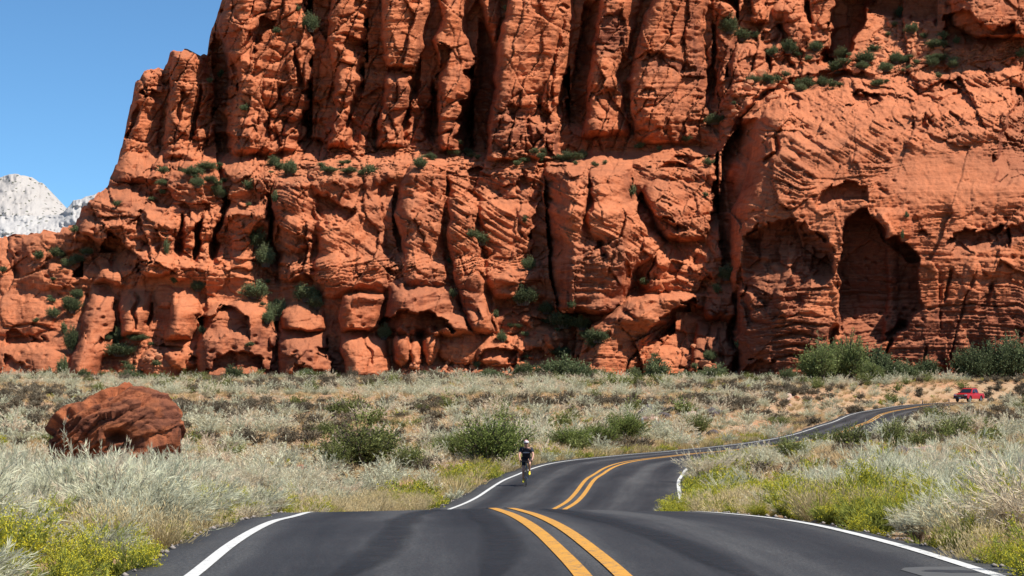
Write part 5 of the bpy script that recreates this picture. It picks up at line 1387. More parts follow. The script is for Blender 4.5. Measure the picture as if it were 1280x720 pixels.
# ------------------------------------------------------------------ the varnished boulder
def boulder():
    nu, nv = 220, 130
    th = np.linspace(0, 2 * np.pi, nu, endpoint=False)[None, :]; fi = np.linspace(0.02, np.pi - 0.02, nv)[:, None]
    d = np.stack([np.sin(fi) * np.cos(th), np.sin(fi) * np.sin(th), np.cos(fi) + 0 * th], -1)
    a, b_, c = 2.75, 2.2, 2.2
    e = 2.5
    r = (np.abs(d[..., 0] / a)**e + np.abs(d[..., 1] / b_)**e + np.abs(d[..., 2] / c)**e)**(-1 / e)
    Pq = d * r[..., None]
    x, y, z = Pq[..., 0], Pq[..., 1], Pq[..., 2]
    # left end tapers low, right end stays blunt and overhangs
    k = np.clip(-x / a, 0, 1)
    z2 = np.where(z > 0, z * (1 - 0.50 * k**1.5), z) - 0.10 * k
    z2 = z2 + 0.30 * np.clip(x / a, -1, 1) * (z > 0) - 0.0
    x = np.where(z < 0, x * (1 - 0.18 * np.clip(-z / c, 0, 1)), x)
    Pq = np.stack([x, y, z2], -1)
    x, y, z = Pq[..., 0], Pq[..., 1], Pq[..., 2]
    for (nx, ny, nz, off) in ((-0.42, -0.25, 0.86, 1.72), (0.10, -0.75, 0.62, 1.98), (-0.70, -0.60, 0.30, 2.1), (0.10, -0.95, -0.05, 1.80), (0.72, -0.2, -0.66, 1.95), (-0.2, -0.75, -0.55, 1.75), (0.85, -0.5, 0.2, 2.55)):
        nn = np.array([nx, ny, nz]); nn = nn / np.linalg.norm(nn)
        q = x * nn[0] + y * nn[1] + z * nn[2] - off
        q = np.where(q > 0, q * 0.93, 0)
        x, y, z = x - nn[0] * q, y - nn[1] * q, z - nn[2] * q
    Pq = np.stack([x, y, z], -1)
    wob = 0.25 * fbm3(x * 0.9, y * 0.9, z * 0.9, 5, 3)
    ph_ = (-0.58 * x + 0.15 * y + 0.80 * z) + wob
    w = 0.34
    q = ph_ / w; iq = np.floor(q); fq = q - iq
    rr_ = _h(iq, np.floor(x * 0.7 + 40), np.zeros_like(iq), 9)
    disp = 0.42 * (rr_ - 0.5) - 0.16 * fq
    disp -= 0.26 * np.clip(1 - np.minimum(fq, 1 - fq) / 0.10, 0, 1) * (_h(iq, iq * 0, iq * 0, 3) > 0.35)
    q2 = ph_ / 0.11; i2 = np.floor(q2)
    disp += 0.10 * (_h(i2, np.floor(x * 1.3 + y + 60), np.zeros_like(i2), 19) - 0.5)
    smooth_side = sstep(0.9, 1.7, x + 0.4 * z)
    disp = disp * (1 - 0.5 * smooth_side)
    for (nx, ny, nz, off, dep) in ((0.35, 0.2, -0.9, 0.10, 0.14), (-0.15, 0.1, 1.0, 0.62, 0.12), (0.55, 0.1, 0.8, 1.55, 0.12)):
        dq = np.abs(nx * x + ny * y + nz * z - off + 0.08 * fbm3(x * 2, y * 2, z * 2, 7, 2))
        disp -= dep * np.clip(1 - dq / 0.05, 0, 1) * sstep(0.3, 0.9, x)
    disp += 0.12 * fbm3(x * 1.6, y * 1.6, z * 1.6, 31, 4) + 0.05 * fbm3(x * 7, y * 7, z * 7, 37, 3)
    # the hollow on the camera side
    hd = np.sqrt(((x - 0.75) / 0.52)**2 + ((z - 0.25) / 0.30)**2)
    disp -= 0.85 * np.clip(1 - hd**2, 0, 1)**0.5 * (y < 0)
    hd2 = np.sqrt(((x - 0.35) / 0.28)**2 + ((z + 0.75) / 0.26)**2)
    disp -= 0.30 * np.clip(1 - hd2**2, 0, 1)**0.5 * (y < 0)
    Pq = Pq + d * disp[..., None]
    idx = np.arange(nu * nv).reshape(nv, nu)
    Fq = np.stack([idx[:-1], np.roll(idx, -1, 1)[:-1], np.roll(idx, -1, 1)[1:], idx[1:]], -1).reshape(-1, 4)[:, ::-1]
    me = np_mesh('boulder', Pq.reshape(-1, 3), Fq)
    st_ = np.clip(0.0 + 0.5 * sstep(0.4, 1.6, x + 0.3 * z) + 2.4 * fbm3(x * 1.1, y * 1.1, z * 2.2, 61, 3), 0, 1.3)
    at = me.attributes.new('stain_shade', 'FLOAT', 'POINT'); at.data.foreach_set('value', st_.astype(np.float32).ravel())
    at = me.attributes.new('pale', 'FLOAT', 'POINT'); at.data.foreach_set('value', np.zeros(nu * nv, np.float32))
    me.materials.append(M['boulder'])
    o = link(bpy.data.objects.new('boulder', me))
    gz = float(ground_z(np.array([BOULD[0]]), np.array([BOULD[1]]))[0][0])
    o.location = (BOULD[0] - 0.16, BOULD[1], gz + 1.6); o.rotation_euler = (0, math.radians(4), math.radians(-6))
    tag(o, 'huge layered rust brown boulder with dark varnish lying in sagebrush', 'boulder')
boulder()

# ------------------------------------------------------------------ loose rocks
def rock_proto(seed, mat):
    bm = bmesh.new(); bmesh.ops.create_icosphere(bm, subdivisions=3, radius=1.0)
    r = random.Random(seed)
    planes = [(Vector((r.gauss(0, 1), r.gauss(0, 1), r.gauss(0, 0.8))).normalized(), r.uniform(0.55, 0.85)) for _ in range(9)]
    sx = (1, r.uniform(0.65, 1.0), r.uniform(0.5, 0.8))
    for v in bm.verts:
        for n, dd in planes:
            q = v.co.dot(n) - dd
            if q > 0: v.co -= n * q * 0.92
        n3 = float(fbm3(np.array([v.co.x * 3 + seed]), np.array([v.co.y * 3.0]), np.array([v.co.z * 3.0]), seed, 3)[0])
        v.co *= 1 + 0.07 * n3
        v.co = Vector((v.co.x * sx[0], v.co.y * sx[1], v.co.z * sx[2]))
    me = bpy.data.meshes.new('rock'); bm.to_mesh(me); bm.free(); me.materials.append(mat)
    return me
RK = {k: [rock_proto(50 * j + i, M[m]) for i in range(5)] for j, (k, m) in enumerate((('red', 'rubble'), ('lava', 'lava'), ('pink', 'pink_rock'), ('rust', 'rust_rock')))}
rkr = random.Random(5)
def rock(kind, loc, s, label, group=None, name='rock', cat='rock'):
    o = bpy.data.objects.new(name, rkr.choice(RK[kind])); o.location = loc
    o.rotation_euler = (rkr.uniform(-0.4, 0.4), rkr.uniform(-0.4, 0.4), rkr.uniform(0, 6.28)); o.scale = (s, s, s * rkr.uniform(0.8, 1.15))
    link(o); tag(o, label, cat, group); return o
def rock_patch(u0, u1, Y0_, Y1_, n, kinds, s0, s1, label, group):
    for i in range(n):
        Y = rkr.uniform(Y0_, Y1_); u = rkr.uniform(u0, u1); x = (u - CX) / F * Y
        z, d_ = ground_z(np.array([x]), np.array([Y]))
        if d_[0] < SH + 0.25: continue
        s = s0 + (s1 - s0) * rkr.random()**1.8
        k = rkr.choice(kinds)
        rock(k, (x, Y, float(z[0]) + 0.25 * s), s, label % {'pink': 'pale pink', 'rust': 'rust red', 'lava': 'black', 'red': 'red'}[k], group + ', ' + {'pink': 'pink', 'rust': 'rust', 'lava': 'black', 'red': 'red'}[k])
rock_patch(425, 535, 44, 53, 26, ['pink', 'rust', 'rust', 'pink'], 0.12, 0.42, '%s rock on the verge just past the near crest', 'rocks past the crest')
rock_patch(535, 565, 50, 58, 12, ['pink', 'rust'], 0.10, 0.35, '%s rock on the verge where the dip begins', 'rocks in the dip')
rock_patch(372, 408, 72, 76, 13, ['pink', 'rust', 'rust'], 0.3, 0.62, '%s rock piled against the wide creosote bush', 'rocks by the creosote')
rock_patch(545, 582, 94, 98, 6, ['pink', 'rust'], 0.3, 0.6, '%s rock in grass beside the tall leafy bush', 'rocks by the leafy bush')
rock_patch(775, 905, 140, 172, 46, ['lava', 'lava', 'lava', 'pink'], 0.35, 1.0, '%s rock of the dark lava ridge beyond the far bend', 'lava ridge')
rock_patch(86, 112, 152, 158, 5, ['lava'], 0.7, 1.1, '%s lava rock behind the huge boulder', 'rocks behind the boulder')
rock_patch(1105, 1165, 84, 92, 14, ['pink', 'pink', 'rust', 'lava'], 0.3, 0.75, '%s rock among brown grass on the rise', 'rocks on the rise')
rock_patch(1108, 1140, 64, 70, 9, ['pink', 'lava', 'rust'], 0.2, 0.5, '%s rock behind the silvery sage on the rise', 'rocks behind the sage')
rock_patch(930, 1010, 195, 250, 34, ['pink', 'rust', 'lava', 'red'], 0.25, 0.6, '%s rock on the slope beside the far road', 'rocks beside the far road')
rock_patch(50, 240, 70.5, 73.5, 16, ['rust', 'rust', 'red'], 0.12, 0.5, '%s fragment broken off the huge boulder', 'boulder fragments')
rock_patch(300, 480, 150, 190, 12, ['rust', 'lava'], 0.2, 0.5, '%s rock on the open tan flat', 'rocks on the flat')
rock_patch(0, 1280, 284, 302, 50, ['red', 'rust'], 0.3, 1.1, '%s rock fallen at the foot of the cliff', 'rocks at the cliff foot')
# rubble on ledges and chutes of the cliff
def rubble(poly, n, s0, s1, label, group):
    us = [p[0] for p in poly]; vq = [p[1] for p in poly]; k = 0; tries = 0
    while k < n and tries < 4000:
        tries += 1
        u = rkr.uniform(min(us), max(us)); v = rkr.uniform(min(vq), max(vq))
        if poly_dist(poly, np.array([u]), np.array([v]))[0] < 0: continue
        Y = cliff_at(u, v); s = s0 + (s1 - s0) * rkr.random()**2
        x, _, z = px2w(u, v, Y - 0.2 * s)
        rock('red', (x, Y - 0.2 * s, z), s, label, group, 'rubble_rock'); k += 1
rubble([(1062, 92), (1100, 26), (1170, 30), (1198, 75), (1150, 96)], 75, 0.35, 1.15, 'red rock in the rubble chute under the shaded recess', 'rubble in the high chute')
rubble([(488, 352), (490, 322), (510, 318), (512, 350)], 26, 0.25, 0.6, 'red rock in the small rubble pocket between two pillars', 'rubble between pillars')
rubble([(130, 478), (165, 440), (206, 415), (200, 478)], 40, 0.3, 0.9, 'red rock in the rubble fan beside the left knob', 'rubble by the left knob')
rubble([(496, 480), (506, 452), (590, 450), (600, 480)], 34, 0.3, 0.9, 'red rock in the rubble below the stone fingers', 'rubble below the fingers')
rubble([(900, 150), (930, 90), (1000, 80), (1020, 100), (960, 130)], 26, 0.4, 1.3, 'red block in the gully left of the pale dome', 'blocks in the gully')
rubble([(700, 440), (720, 395), (690, 360), (650, 345), (640, 400), (660, 440)], 22, 0.3, 0.9, 'red rock on the bushy slope left of the slanting slab', 'rubble on the bushy slope')
rubble([(838, 440), (848, 425), (872, 428), (890, 470), (860, 470)], 14, 0.4, 1.2, 'red rock below the mouth of the small arch', 'rubble below the arch')
rubble([(245, 255), (300, 215), (480, 205), (480, 216), (330, 240)], 34, 0.3, 0.8, 'red rock on the ledge under the upper wall', 'rubble on the ledge')

# ------------------------------------------------------------------ roadside post and markers
M['post'] = plain('grey_post', (0.32, 0.30, 0.29), 0.8, var=0.3, scale=14, bmp=0.4)
M['black'] = plain('black_plastic', (0.02, 0.02, 0.022), 0.5, var=0.3, scale=20)
pr_ = empty('marker_post', (px2w(803, 0, 128)[0], 128, float(ground_z(np.array([px2w(803, 0, 128)[0]]), np.array([128.0]))[0][0]) - 0.1))
mb = MB(); mb.box((0, 0, 0.8), (0.16, 0.16, 1.6)); mb.build('shaft', M['post'], pr_, bevel=0.015)
mb = MB(); mb.add([(-.08, -.08, 1.6), (.08, -.08, 1.6), (.08, .08, 1.6), (-.08, .08, 1.6), (0, 0, 1.68)], [(0, 1, 2, 3), (0, 1, 4), (1, 2, 4), (2, 3, 4), (3, 0, 4)]); mb.build('cap', M['post'], pr_)
tag(pr_, 'grey wooden marker post in grass beside the far bend', 'post')
for k, sx in enumerate((238, 242, 246, 250, 254)):
    i = int(np.argmin(np.abs(CEN[:, 1] - sx)))
    x = CEN[i, 0] - nr[i, 0] * (SH + 0.5); y = CEN[i, 1] - nr[i, 1] * (SH + 0.5)
    z = float(ground_z(np.array([x]), np.array([y]))[0][0])
    e_ = empty('delineator', (x, y, z - 0.1))
    mb = MB(); mb.box((0, 0, 0.3), (0.12, 0.06, 0.6)); mb.build('shaft', M['black'], e_, bevel=0.01)
    mb = MB(); mb.box((0, -0.036, 0.5), (0.09, 0.012, 0.12)); mb.build('reflector', M['post'], e_)
    tag(e_, 'short dark marker on the cliff side edge of the far road', 'marker', 'markers along the far road')

# ------------------------------------------------------------------ red pickup
def paintmat(name, col, rough=0.3, coat=0.8):
    m = plain(name, col, rough, var=0.06, scale=3, coat=coat); return m
M['red'] = paintmat('red_car_paint', (0.38, 0.004, 0.006), 0.45, 0.1)
M['glass'] = plain('tinted_glass', (0.012, 0.014, 0.016), 0.06, spec=0.8, var=0.1)
M['tyre'] = plain('tyre_rubber', (0.022, 0.022, 0.022), 0.85, var=0.3, bmp=0.3)
M['alloy'] = plain('alloy', (0.42, 0.42, 0.43), 0.35, metal=0.9, var=0.1)
M['chrome'] = plain('chrome', (0.6, 0.6, 0.62), 0.15, metal=1.0, var=0.05)
M['lamp'] = plain('headlight_lens', (0.62, 0.64, 0.66), 0.12, var=0.05)
M['amber'] = plain('red_lens', (0.35, 0.015, 0.01), 0.2, var=0.05)
M['whitep'] = plain('white_plate', (0.7, 0.7, 0.68), 0.5, var=0.05)
def truck(loc, rz):
    T = empty('pickup_truck', loc, rz)          # forward = -y
    L0, L1 = -2.75, 2.75
    body = [(-2.72, 0.55), (-2.78, 0.80), (-2.72, 1.02), (-2.45, 1.10), (-1.25, 1.16), (0.85, 1.14), (2.72, 1.12), (2.76, 0.62), (2.6, 0.48), (2.25, 0.46)]
    def arch(cy, r=0.47, n=8):
        return [(cy + r * math.cos(a), 0.40 + r * math.sin(a)) for a in [math.pi * i / n for i in range(n + 1)]]
    prof = body + arch(1.72) + [(1.2, 0.42), (-1.15, 0.42)] + arch(-1.70) + [(-2.25, 0.46), (-2.6, 0.48)]
    mb = MB(); mb.prism(prof, -0.98, 0.98, lambda y, z: 0.0 if z < 0.9 else 0.05); mb.build('body', M['red'], T, bevel=0.03)
    cab = [(-1.30, 1.16), (-0.52, 1.74), (-0.25, 1.82), (0.85, 1.80), (1.02, 1.70), (1.12, 1.14)]
    mb = MB(); mb.prism(cab, -0.90, 0.90, lambda y, z: 0.20 * (z - 1.14) / 0.66); cb = mb.build('cab', M['red'], T, bevel=0.03)
    mb = MB(); mb.add([(-.78, -1.245, 1.235), (.78, -1.245, 1.235), (.64, -0.585, 1.72), (-.64, -0.585, 1.72)], [(0, 1, 2, 3)]); mb.build('windshield', M['glass'], cb)
    mb = MB(); mb.add([(-.70, 1.118, 1.28), (.70, 1.118, 1.28), (.62, 1.045, 1.64), (-.62, 1.045, 1.64)], [(0, 1, 2, 3)]); mb.build('rear_window', M['glass'], cb)
    for s in (-1, 1):
        xx = lambda z: s * (0.90 - 0.20 * (z - 1.14) / 0.66 + 0.012)
        for nm, q in (('front_side_window', [(-1.02, 1.22), (-0.46, 1.64), (-0.08, 1.70), (-0.08, 1.22)]), ('rear_side_window', [(0.02, 1.22), (0.02, 1.70), (0.78, 1.69), (0.92, 1.22)])):
            mb = MB(); mb.add([(xx(z), y, z) for y, z in q], [(0, 1, 2, 3)]); mb.build(nm, M['glass'], cb)
        mb = MB(); mb.box((s * 1.04, -0.80, 1.24), (0.20, 0.10, 0.16)); mb.build('side_mirror', M['black'], T, bevel=0.02)
        mb = MB(); mb.box((s * 0.72, -2.76, 0.93), (0.34, 0.06, 0.18)); mb.build('headlight', M['lamp'], T, bevel=0.015)
        mb = MB(); mb.box((s * 0.86, 2.76, 0.92), (0.14, 0.05, 0.30)); mb.build('tail_light', M['amber'], T, bevel=0.01)
        for cy, nm in ((-1.70, 'front'), (1.72, 'rear')):
            mb = MB(); mb.torus((s * 0.86, cy, 0.38), 0.28, 0.115, 'x', 28, 8, 1.0); w = mb.build('wheel', M['tyre'], T, smooth=True)
            mb = MB(); mb.disc((s * 0.90, cy, 0.38), 0.21, 0.10, 'x', 18)
            for k in range(6):
                a = k * math.pi / 3; mb.box((s * 0.955, cy + 0.11 * math.cos(a), 0.38 + 0.11 * math.sin(a)), (0.02, 0.05, 0.20), (math.pi / 2 + a, 0, 0))
            mb.build('rim', M['alloy'], w)
        mb = MB(); mb.box((s * 0.935, 0.20, 1.02), (0.04, 0.18, 0.035)); mb.build('door_handle', M['chrome'], T)
        mb = MB(); mb.tube([(s * 0.66, -0.35, 1.86), (s * 0.66, 0.80, 1.86)], 0.022); mb.build('roof_rail', M['black'], T)
    mb = MB(); mb.box((0, -2.79, 0.86), (0.98, 0.05, 0.30)); g = mb.build('grille', M['black'], T, bevel=0.01)
    for k in range(4):
        mb = MB(); mb.box((0, -2.82, 0.76 + 0.065 * k), (0.94, 0.02, 0.018)); mb.build('grille_bar', M['chrome'], g)
    mb = MB(); mb.box((0, -2.82, 0.56), (1.86, 0.16, 0.22)); mb.build('front_bumper', M['black'], T, bevel=0.03)
    mb = MB(); mb.box((0, 2.84, 0.58), (1.80, 0.14, 0.20)); mb.build('rear_bumper', M['chrome'], T, bevel=0.03)
    mb = MB(); mb.box((0, 1.92, 1.125), (1.62, 1.48, 0.03)); mb.build('bed_liner', M['black'], T)
    for y in (-0.1, 0.5):
        mb = MB(); mb.tube([(-0.7, y, 1.90), (0.7, y, 1.90)], 0.025); mb.build('roof_bar', M['black'], T)
    mb = MB(); mb.box((0, -2.905, 0.56), (0.32, 0.01, 0.15)); mb.build('number_plate', M['whitep'], T)
    tag(T, 'red crew cab pickup truck with roof bars coming round the far bend', 'pickup truck')
ti = int(np.argmin(np.abs(CEN[:, 0] - 61.2)))
tp = CEN[ti, :2] - nr[ti] * 1.75
truck((float(tp[0]), float(tp[1]), road_z(float(tp[0]), float(tp[1]))), math.atan2(-0.60, 0.80))

# ------------------------------------------------------------------ cyclist and bicycle (local: forward = -y)
BX, BY = px2w(658, 0, 72.0)[0], 72.0
bi = int(np.argmin((CEN[:, 0] - BX)**2 + (CEN[:, 1] - BY)**2))
BZ = road_z(BX, BY); BR = math.atan2(-tg[bi, 0], tg[bi, 1]) + 0.05
M['frame'] = plain('black_bike_paint', (0.016, 0.016, 0.018), 0.3, coat=0.5)
M['spoke'] = plain('steel_spoke', (0.35, 0.35, 0.36), 0.3, metal=0.9)
M['skin'] = plain('skin', (0.46, 0.24, 0.165), 0.55, var=0.08, scale=12)
M['jersey'] = plain('navy_jersey', (0.010, 0.012, 0.022), 0.85, var=0.2, scale=10)
M['shorts'] = plain('black_shorts', (0.009, 0.009, 0.010), 0.8, var=0.2)
M['helmet'] = plain('white_helmet', (0.72, 0.70, 0.68), 0.35, var=0.05)
M['helmred'] = plain('red_helmet_band', (0.40, 0.03, 0.03), 0.4, var=0.1)
M['yellow'] = plain('yellow_shoe', (0.75, 0.60, 0.05), 0.5, var=0.1)
M['grey'] = plain('grey_band', (0.32, 0.33, 0.36), 0.7, var=0.1)
B = empty('bicycle', (BX, BY, BZ), BR)
for cy, nm in ((-0.52, 'front_wheel'), (0.48, 'rear_wheel')):
    mb = MB(); mb.torus((0, cy, 0.340), 0.326, 0.0135, 'x', 48, 8); w = mb.build(nm, M['tyre'], B, smooth=True)
    mb = MB(); mb.torus((0, cy, 0.340), 0.302, 0.014, 'x', 48, 6, 0.7); mb.build('rim', M['frame'], w, smooth=True)
    mb = MB(); mb.tube([(-0.05, cy, 0.34), (0.05, cy, 0.34)], 0.022, 10); mb.build('hub', M['spoke'], w)
    for k in range(18):
        a = 2 * math.pi * k / 18; s = 0.03 if k % 2 else -0.03
        mb = MB(); mb.tube([(s, cy, 0.34), (0, cy + 0.295 * math.cos(a), 0.34 + 0.295 * math.sin(a))], 0.0016, 4); mb.build('spoke', M['spoke'], w)
mb = MB()
bbq, seat, head1, head2 = (0, 0.06, 0.275), (0, 0.20, 0.80), (0, -0.36, 0.86), (0, -0.40, 0.72)
for a, b_, r in ((bbq, seat, 0.016), (bbq, head2, 0.021), (seat, head1, 0.015), (head1, head2, 0.021)): mb.tube([a, b_], r, 10)
for s in (-1, 1):
    mb.tube([(s * 0.02, 0.10, 0.275), (s * 0.062, 0.48, 0.34)], 0.010); mb.tube([(s * 0.015, 0.20, 0.77), (s * 0.062, 0.48, 0.34)], 0.008)
mb.build('frame', M['frame'], B, smooth=True)
mb = MB(); mb.tube([head2, (0, -0.43, 0.68)], 0.02)
for s in (-1, 1): mb.tube([(s * 0.03, -0.43, 0.69), (s * 0.05, -0.46, 0.55), (s * 0.05, -0.52, 0.34)], 0.012)
mb.build('fork', M['frame'], B, smooth=True)
mb = MB(); mb.tube([head1, (0, -0.385, 0.91), (0, -0.47, 0.93)], 0.015); mb.build('stem', M['frame'], B)
mb = MB()
mb.tube([(-0.20, -0.475, 0.93), (0.20, -0.475, 0.93)], 0.014)
for s in (-1, 1): mb.tube([(s * 0.20, -0.475, 0.93), (s * 0.212, -0.54, 0.928), (s * 0.214, -0.585, 0.89), (s * 0.214, -0.575, 0.83), (s * 0.214, -0.51, 0.80), (s * 0.214, -0.45, 0.80)], 0.013)
hb = mb.build('handlebar', M['frame'], B, smooth=True)
for s in (-1, 1):
    mb = MB(); mb.tube([(s * 0.214, -0.53, 0.93), (s * 0.214, -0.60, 0.955), (s * 0.212, -0.625, 0.985)], [0.017, 0.018, 0.012]); mb.tube([(s * 0.214, -0.615, 0.95), (s * 0.214, -0.61, 0.87), (s * 0.214, -0.585, 0.80)], 0.006, 6); mb.build('brake_lever', M['black'], hb, smooth=True)
mb = MB(); mb.tube([seat, (0, 0.225, 0.93)], 0.0136); mb.build('seat_post', M['frame'], B)
mb = MB(); mb.add([(-.02, 0.06, .945), (.02, 0.06, .945), (.05, .22, .95), (.075, .33, .955), (-.075, .33, .955), (-.05, .22, .95), (-.015, .06, .915), (.015, .06, .915), (.03, .22, .91), (.055, .33, .915), (-.055, .33, .915), (-.03, .22, .91)],
    [(0, 1, 2, 5), (5, 2, 3, 4), (6, 11, 8, 7), (11, 10, 9, 8), (0, 6, 7, 1), (1, 7, 8, 2), (2, 8, 9, 3), (3, 9, 10, 4), (4, 10, 11, 5), (5, 11, 6, 0)]); mb.build('saddle', M['black'], B, bevel=0.008)
mb = MB(); mb.torus((0.045, 0.06, 0.275), 0.09, 0.006, 'x', 32, 6); mb.torus((0.045, 0.06, 0.275), 0.065, 0.006, 'x', 24, 6); mb.build('chainring', M['spoke'], B)
mb = MB(); mb.torus((0.045, 0.48, 0.34), 0.045, 0.012, 'x', 20, 6); mb.build('cassette', M['spoke'], B)
mb = MB(); mb.tube([(0.045, 0.06, 0.368), (0.045, 0.48, 0.392)], 0.005, 6); mb.tube([(0.045, 0.06, 0.182), (0.045, 0.46, 0.22), (0.045, 0.48, 0.29)], 0.005, 6); mb.build('chain', M['black'], B)
CRK = {1: (0.09, 0.0, 0.435), -1: (-0.09, 0.12, 0.115)}
for s in (-1, 1):
    pe = CRK[s]
    mb = MB(); mb.tube([(s * 0.055, 0.06, 0.275), (s * 0.075, pe[1], pe[2])], 0.012); ck = mb.build('crank', M['frame'], B)
    mb = MB(); mb.box((s * 0.125, pe[1], pe[2]), (0.09, 0.07, 0.018)); mb.build('pedal', M['black'], ck)
tag(B, 'black road bicycle with drop handlebars ridden along the white edge line', 'bicycle')

def skin_mesh(name, pts, edges, rad, sub=2, root=0):
    me = bpy.data.meshes.new(name); me.from_pydata([Vector(p) for p in pts], edges, [])
    o = bpy.data.objects.new(name + '_temp', me); COL.objects.link(o)
    md = o.modifiers.new('s', 'SKIN'); md.use_smooth_shade = True
    for i, v in enumerate(me.skin_vertices[0].data):
        r = rad[i]; v.radius = (r, r) if isinstance(r, (int, float)) else r
        v.use_root = (i == root)
    sb = o.modifiers.new('d', 'SUBSURF'); sb.levels = sub; sb.render_levels = sub
    dg = bpy.context.evaluated_depsgraph_get()
    out = bpy.data.meshes.new_from_object(o.evaluated_get(dg))
    bpy.data.objects.remove(o)
    return out
def joined(name, meshes, mat, parent):
    Vs = []; Fs = []; b0 = 0
    for me in meshes:
        Vs += [tuple(v.co) for v in me.vertices]; Fs += [tuple(b0 + i for i in p.vertices) for p in me.polygons]; b0 = len(Vs)
    me = bpy.data.meshes.new(name); me.from_pydata(Vs, [], Fs); me.polygons.foreach_set('use_smooth', [True] * len(me.polygons)); me.materials.append(mat)
    o = bpy.data.objects.new(name, me)
    if parent is not None: link(o, parent)
    else: link(o)
    return o
J = {'pel': (0, 0.20, 1.01), 'sp': (0, 0.06, 1.17), 'ch': (0, -0.10, 1.31), 'nk': (0, -0.17, 1.42), 'hd0': (0, -0.215, 1.50), 'hd1': (0, -0.235, 1.60)}
for s, n in ((-1, 'l'), (1, 'r')):
    J['sh' + n] = (s * 0.185, -0.13, 1.37); J['el' + n] = (s * 0.265, -0.28, 1.15); J['wr' + n] = (s * 0.222, -0.50, 0.985); J['ha' + n] = (s * 0.216, -0.57, 0.985)
    J['hp' + n] = (s * 0.10, 0.19, 0.97)
J['knr'] = (0.115, -0.20, 0.83); J['anr'] = (0.115, 0.03, 0.53); J['ftr'] = (0.115, -0.02, 0.47)
J['knl'] = (-0.115, -0.10, 0.60); J['anl'] = (-0.115, 0.16, 0.215); J['ftl'] = (-0.115, 0.11, 0.155)
names = list(J)
rad = dict(pel=(0.15, 0.12), sp=(0.135, 0.105), ch=(0.16, 0.115), nk=0.055, hd0=0.066, hd1=0.075, shl=0.062, shr=0.062, ell=0.042, elr=0.042, wrl=0.028, wrr=0.028, hal=0.034, har=0.034, hpl=0.088, hpr=0.088, knl=0.058, knr=0.058, anl=0.038, anr=0.038, ftl=0.036, ftr=0.036)
ed = [('pel', 'sp'), ('sp', 'ch'), ('ch', 'nk'), ('nk', 'hd0'), ('hd0', 'hd1')]
for n in 'lr': ed += [('ch', 'sh' + n), ('sh' + n, 'el' + n), ('el' + n, 'wr' + n), ('wr' + n, 'ha' + n), ('pel', 'hp' + n), ('hp' + n, 'kn' + n), ('kn' + n, 'an' + n), ('an' + n, 'ft' + n)]
body = skin_mesh('body', [J[k] for k in names], [(names.index(a), names.index(b_)) for a, b_ in ed], [rad[k] for k in names])
parts = [body]
for s in (-1, 1):                       # fingers closed round the brake hoods
    for k in range(4):
        y0 = -0.565 - 0.017 * k
        parts.append(skin_mesh('finger', [(s * 0.216, y0 + 0.02, 0.99), (s * 0.244, y0 - 0.006, 0.985), (s * 0.246, y0 - 0.016, 0.95 - 0.002 * k), (s * 0.224, y0 - 0.016, 0.935)], [(0, 1), (1, 2), (2, 3)], [0.011, 0.0105, 0.0095, 0.008], 1))
    parts.append(skin_mesh('thumb', [(s * 0.206, -0.545, 0.985), (s * 0.186, -0.575, 0.975), (s * 0.188, -0.605, 0.955)], [(0, 1), (1, 2)], [0.013, 0.011, 0.009], 1))
mbh = MB(); mbh.ell((0, -0.245, 1.575), (0.074, 0.092, 0.112), 20, 14, (-0.1, 0, 0)); mbh.add([(-.016, -.33, 1.555), (.016, -.33, 1.555), (0, -.325, 1.605), (0, -.362, 1.560)], [(0, 1, 3), (0, 3, 2), (1, 2, 3)])
for s in (-1, 1): mbh.ell((s * 0.076, -0.235, 1.575), (0.012, 0.024, 0.034), 8, 6)
hm = bpy.data.meshes.new('head'); hm.from_pydata(mbh.v, [], mbh.f); parts.append(hm)
PE = joined('person', parts, M['skin'], None)
PE.location = (BX, BY, BZ); PE.rotation_euler = (0, 0, BR)
tag(PE, 'person in navy jersey and white helmet riding a road bicycle', 'person')
def garment(name, keys, es, grow, mat, sub=2, over=None):
    pts = [(over or {}).get(k, J[k]) for k in keys]
    def gr(k):
        r = rad[k]; return tuple(q + grow for q in r) if isinstance(r, tuple) else r + grow
    me = skin_mesh(name, pts, [(keys.index(a), keys.index(b_)) for a, b_ in es], [gr(k) for k in keys], sub)
    me.materials.append(mat); me.polygons.foreach_set('use_smooth', [True] * len(me.polygons))
    return link(bpy.data.objects.new(name, me), PE)
mix = lambda a, b_, t: tuple(J[a][i] * (1 - t) + J[b_][i] * t for i in range(3))
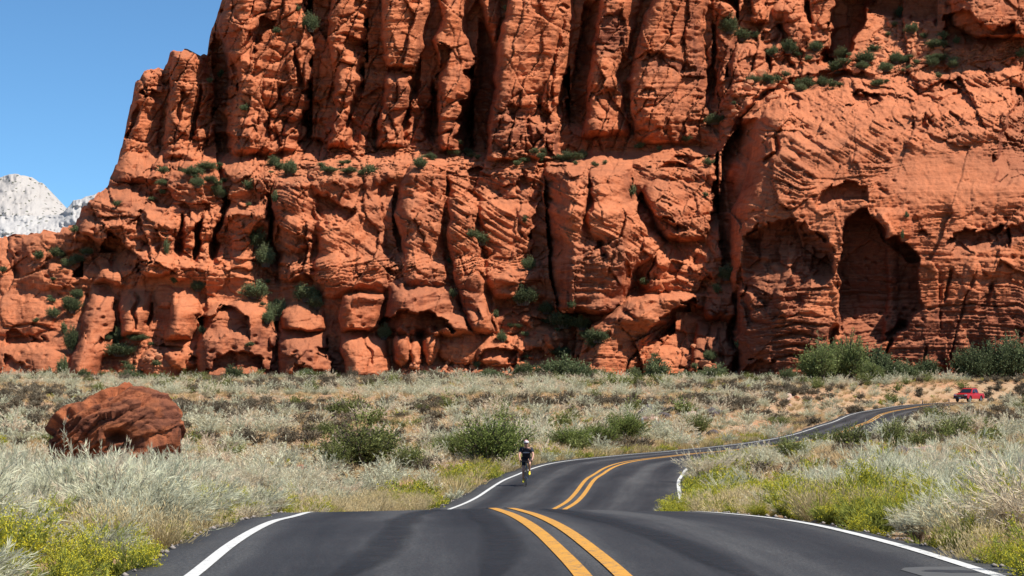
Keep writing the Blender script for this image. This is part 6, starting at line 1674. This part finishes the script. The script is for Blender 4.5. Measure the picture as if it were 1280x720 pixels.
je = garment('jersey', ['pel', 'sp', 'ch', 'shl', 'shr', 'ell', 'elr', 'nk'], [('pel', 'sp'), ('sp', 'ch'), ('ch', 'shl'), ('ch', 'shr'), ('shl', 'ell'), ('shr', 'elr'), ('ch', 'nk')], 0.034, M['jersey'], over={'ell': mix('shl', 'ell', 0.62), 'elr': mix('shr', 'elr', 0.62), 'nk': mix('ch', 'nk', 0.75)})
garment('shorts', ['pel', 'hpl', 'hpr', 'knl', 'knr'], [('pel', 'hpl'), ('pel', 'hpr'), ('hpl', 'knl'), ('hpr', 'knr')], 0.014, M['shorts'], over={'knl': mix('hpl', 'knl', 0.75), 'knr': mix('hpr', 'knr', 0.75)})
mb = MB(); mb.add([(-.12, -.196, 1.225), (.12, -.196, 1.225), (.135, -.212, 1.262), (-.135, -.212, 1.262), (-.12, -.17, 1.225), (.12, -.17, 1.225), (.135, -.18, 1.262), (-.135, -.18, 1.262)], [(0, 1, 2, 3), (4, 7, 6, 5), (0, 4, 5, 1), (3, 2, 6, 7), (0, 3, 7, 4), (1, 5, 6, 2)]); mb.build('chest_band', M['grey'], je)
mb = MB(); mb.ell((0, -0.225, 1.615), (0.098, 0.135, 0.105), 20, 8, (-0.12, 0, 0), True); he = mb.build('helmet', M['helmet'], PE, smooth=True)
for s in (-1, 0, 1):
    mb = MB(); mb.tube([(s * 0.045, -0.345 + 0.012 * abs(s), 1.665 - .006 * abs(s)), (s * 0.05, -0.27, 1.715 - .012 * abs(s)), (s * 0.05, -0.18, 1.722 - .012 * abs(s))], 0.013, 6); mb.build('vent', M['helmred'], he)
mb = MB(); mb.box((0, -0.332, 1.59), (0.13, 0.03, 0.034)); mb.build('sunglasses', M['glass'], PE, bevel=0.008)
for n, s in (('l', -1), ('r', 1)):
    f = J['ft' + n]
    mb = MB(); mb.M = Matrix.Translation(Vector(f)) @ Matrix.Rotation(math.radians(14 if n == 'r' else 8), 4, 'X')
    mb.ell((0, -0.075, -0.005), (0.045, 0.135, 0.042), 14, 10); mb.ell((0, 0.03, 0.02), (0.040, 0.055, 0.055), 12, 8)
    mb.build('shoe', M['yellow'], PE, smooth=True)
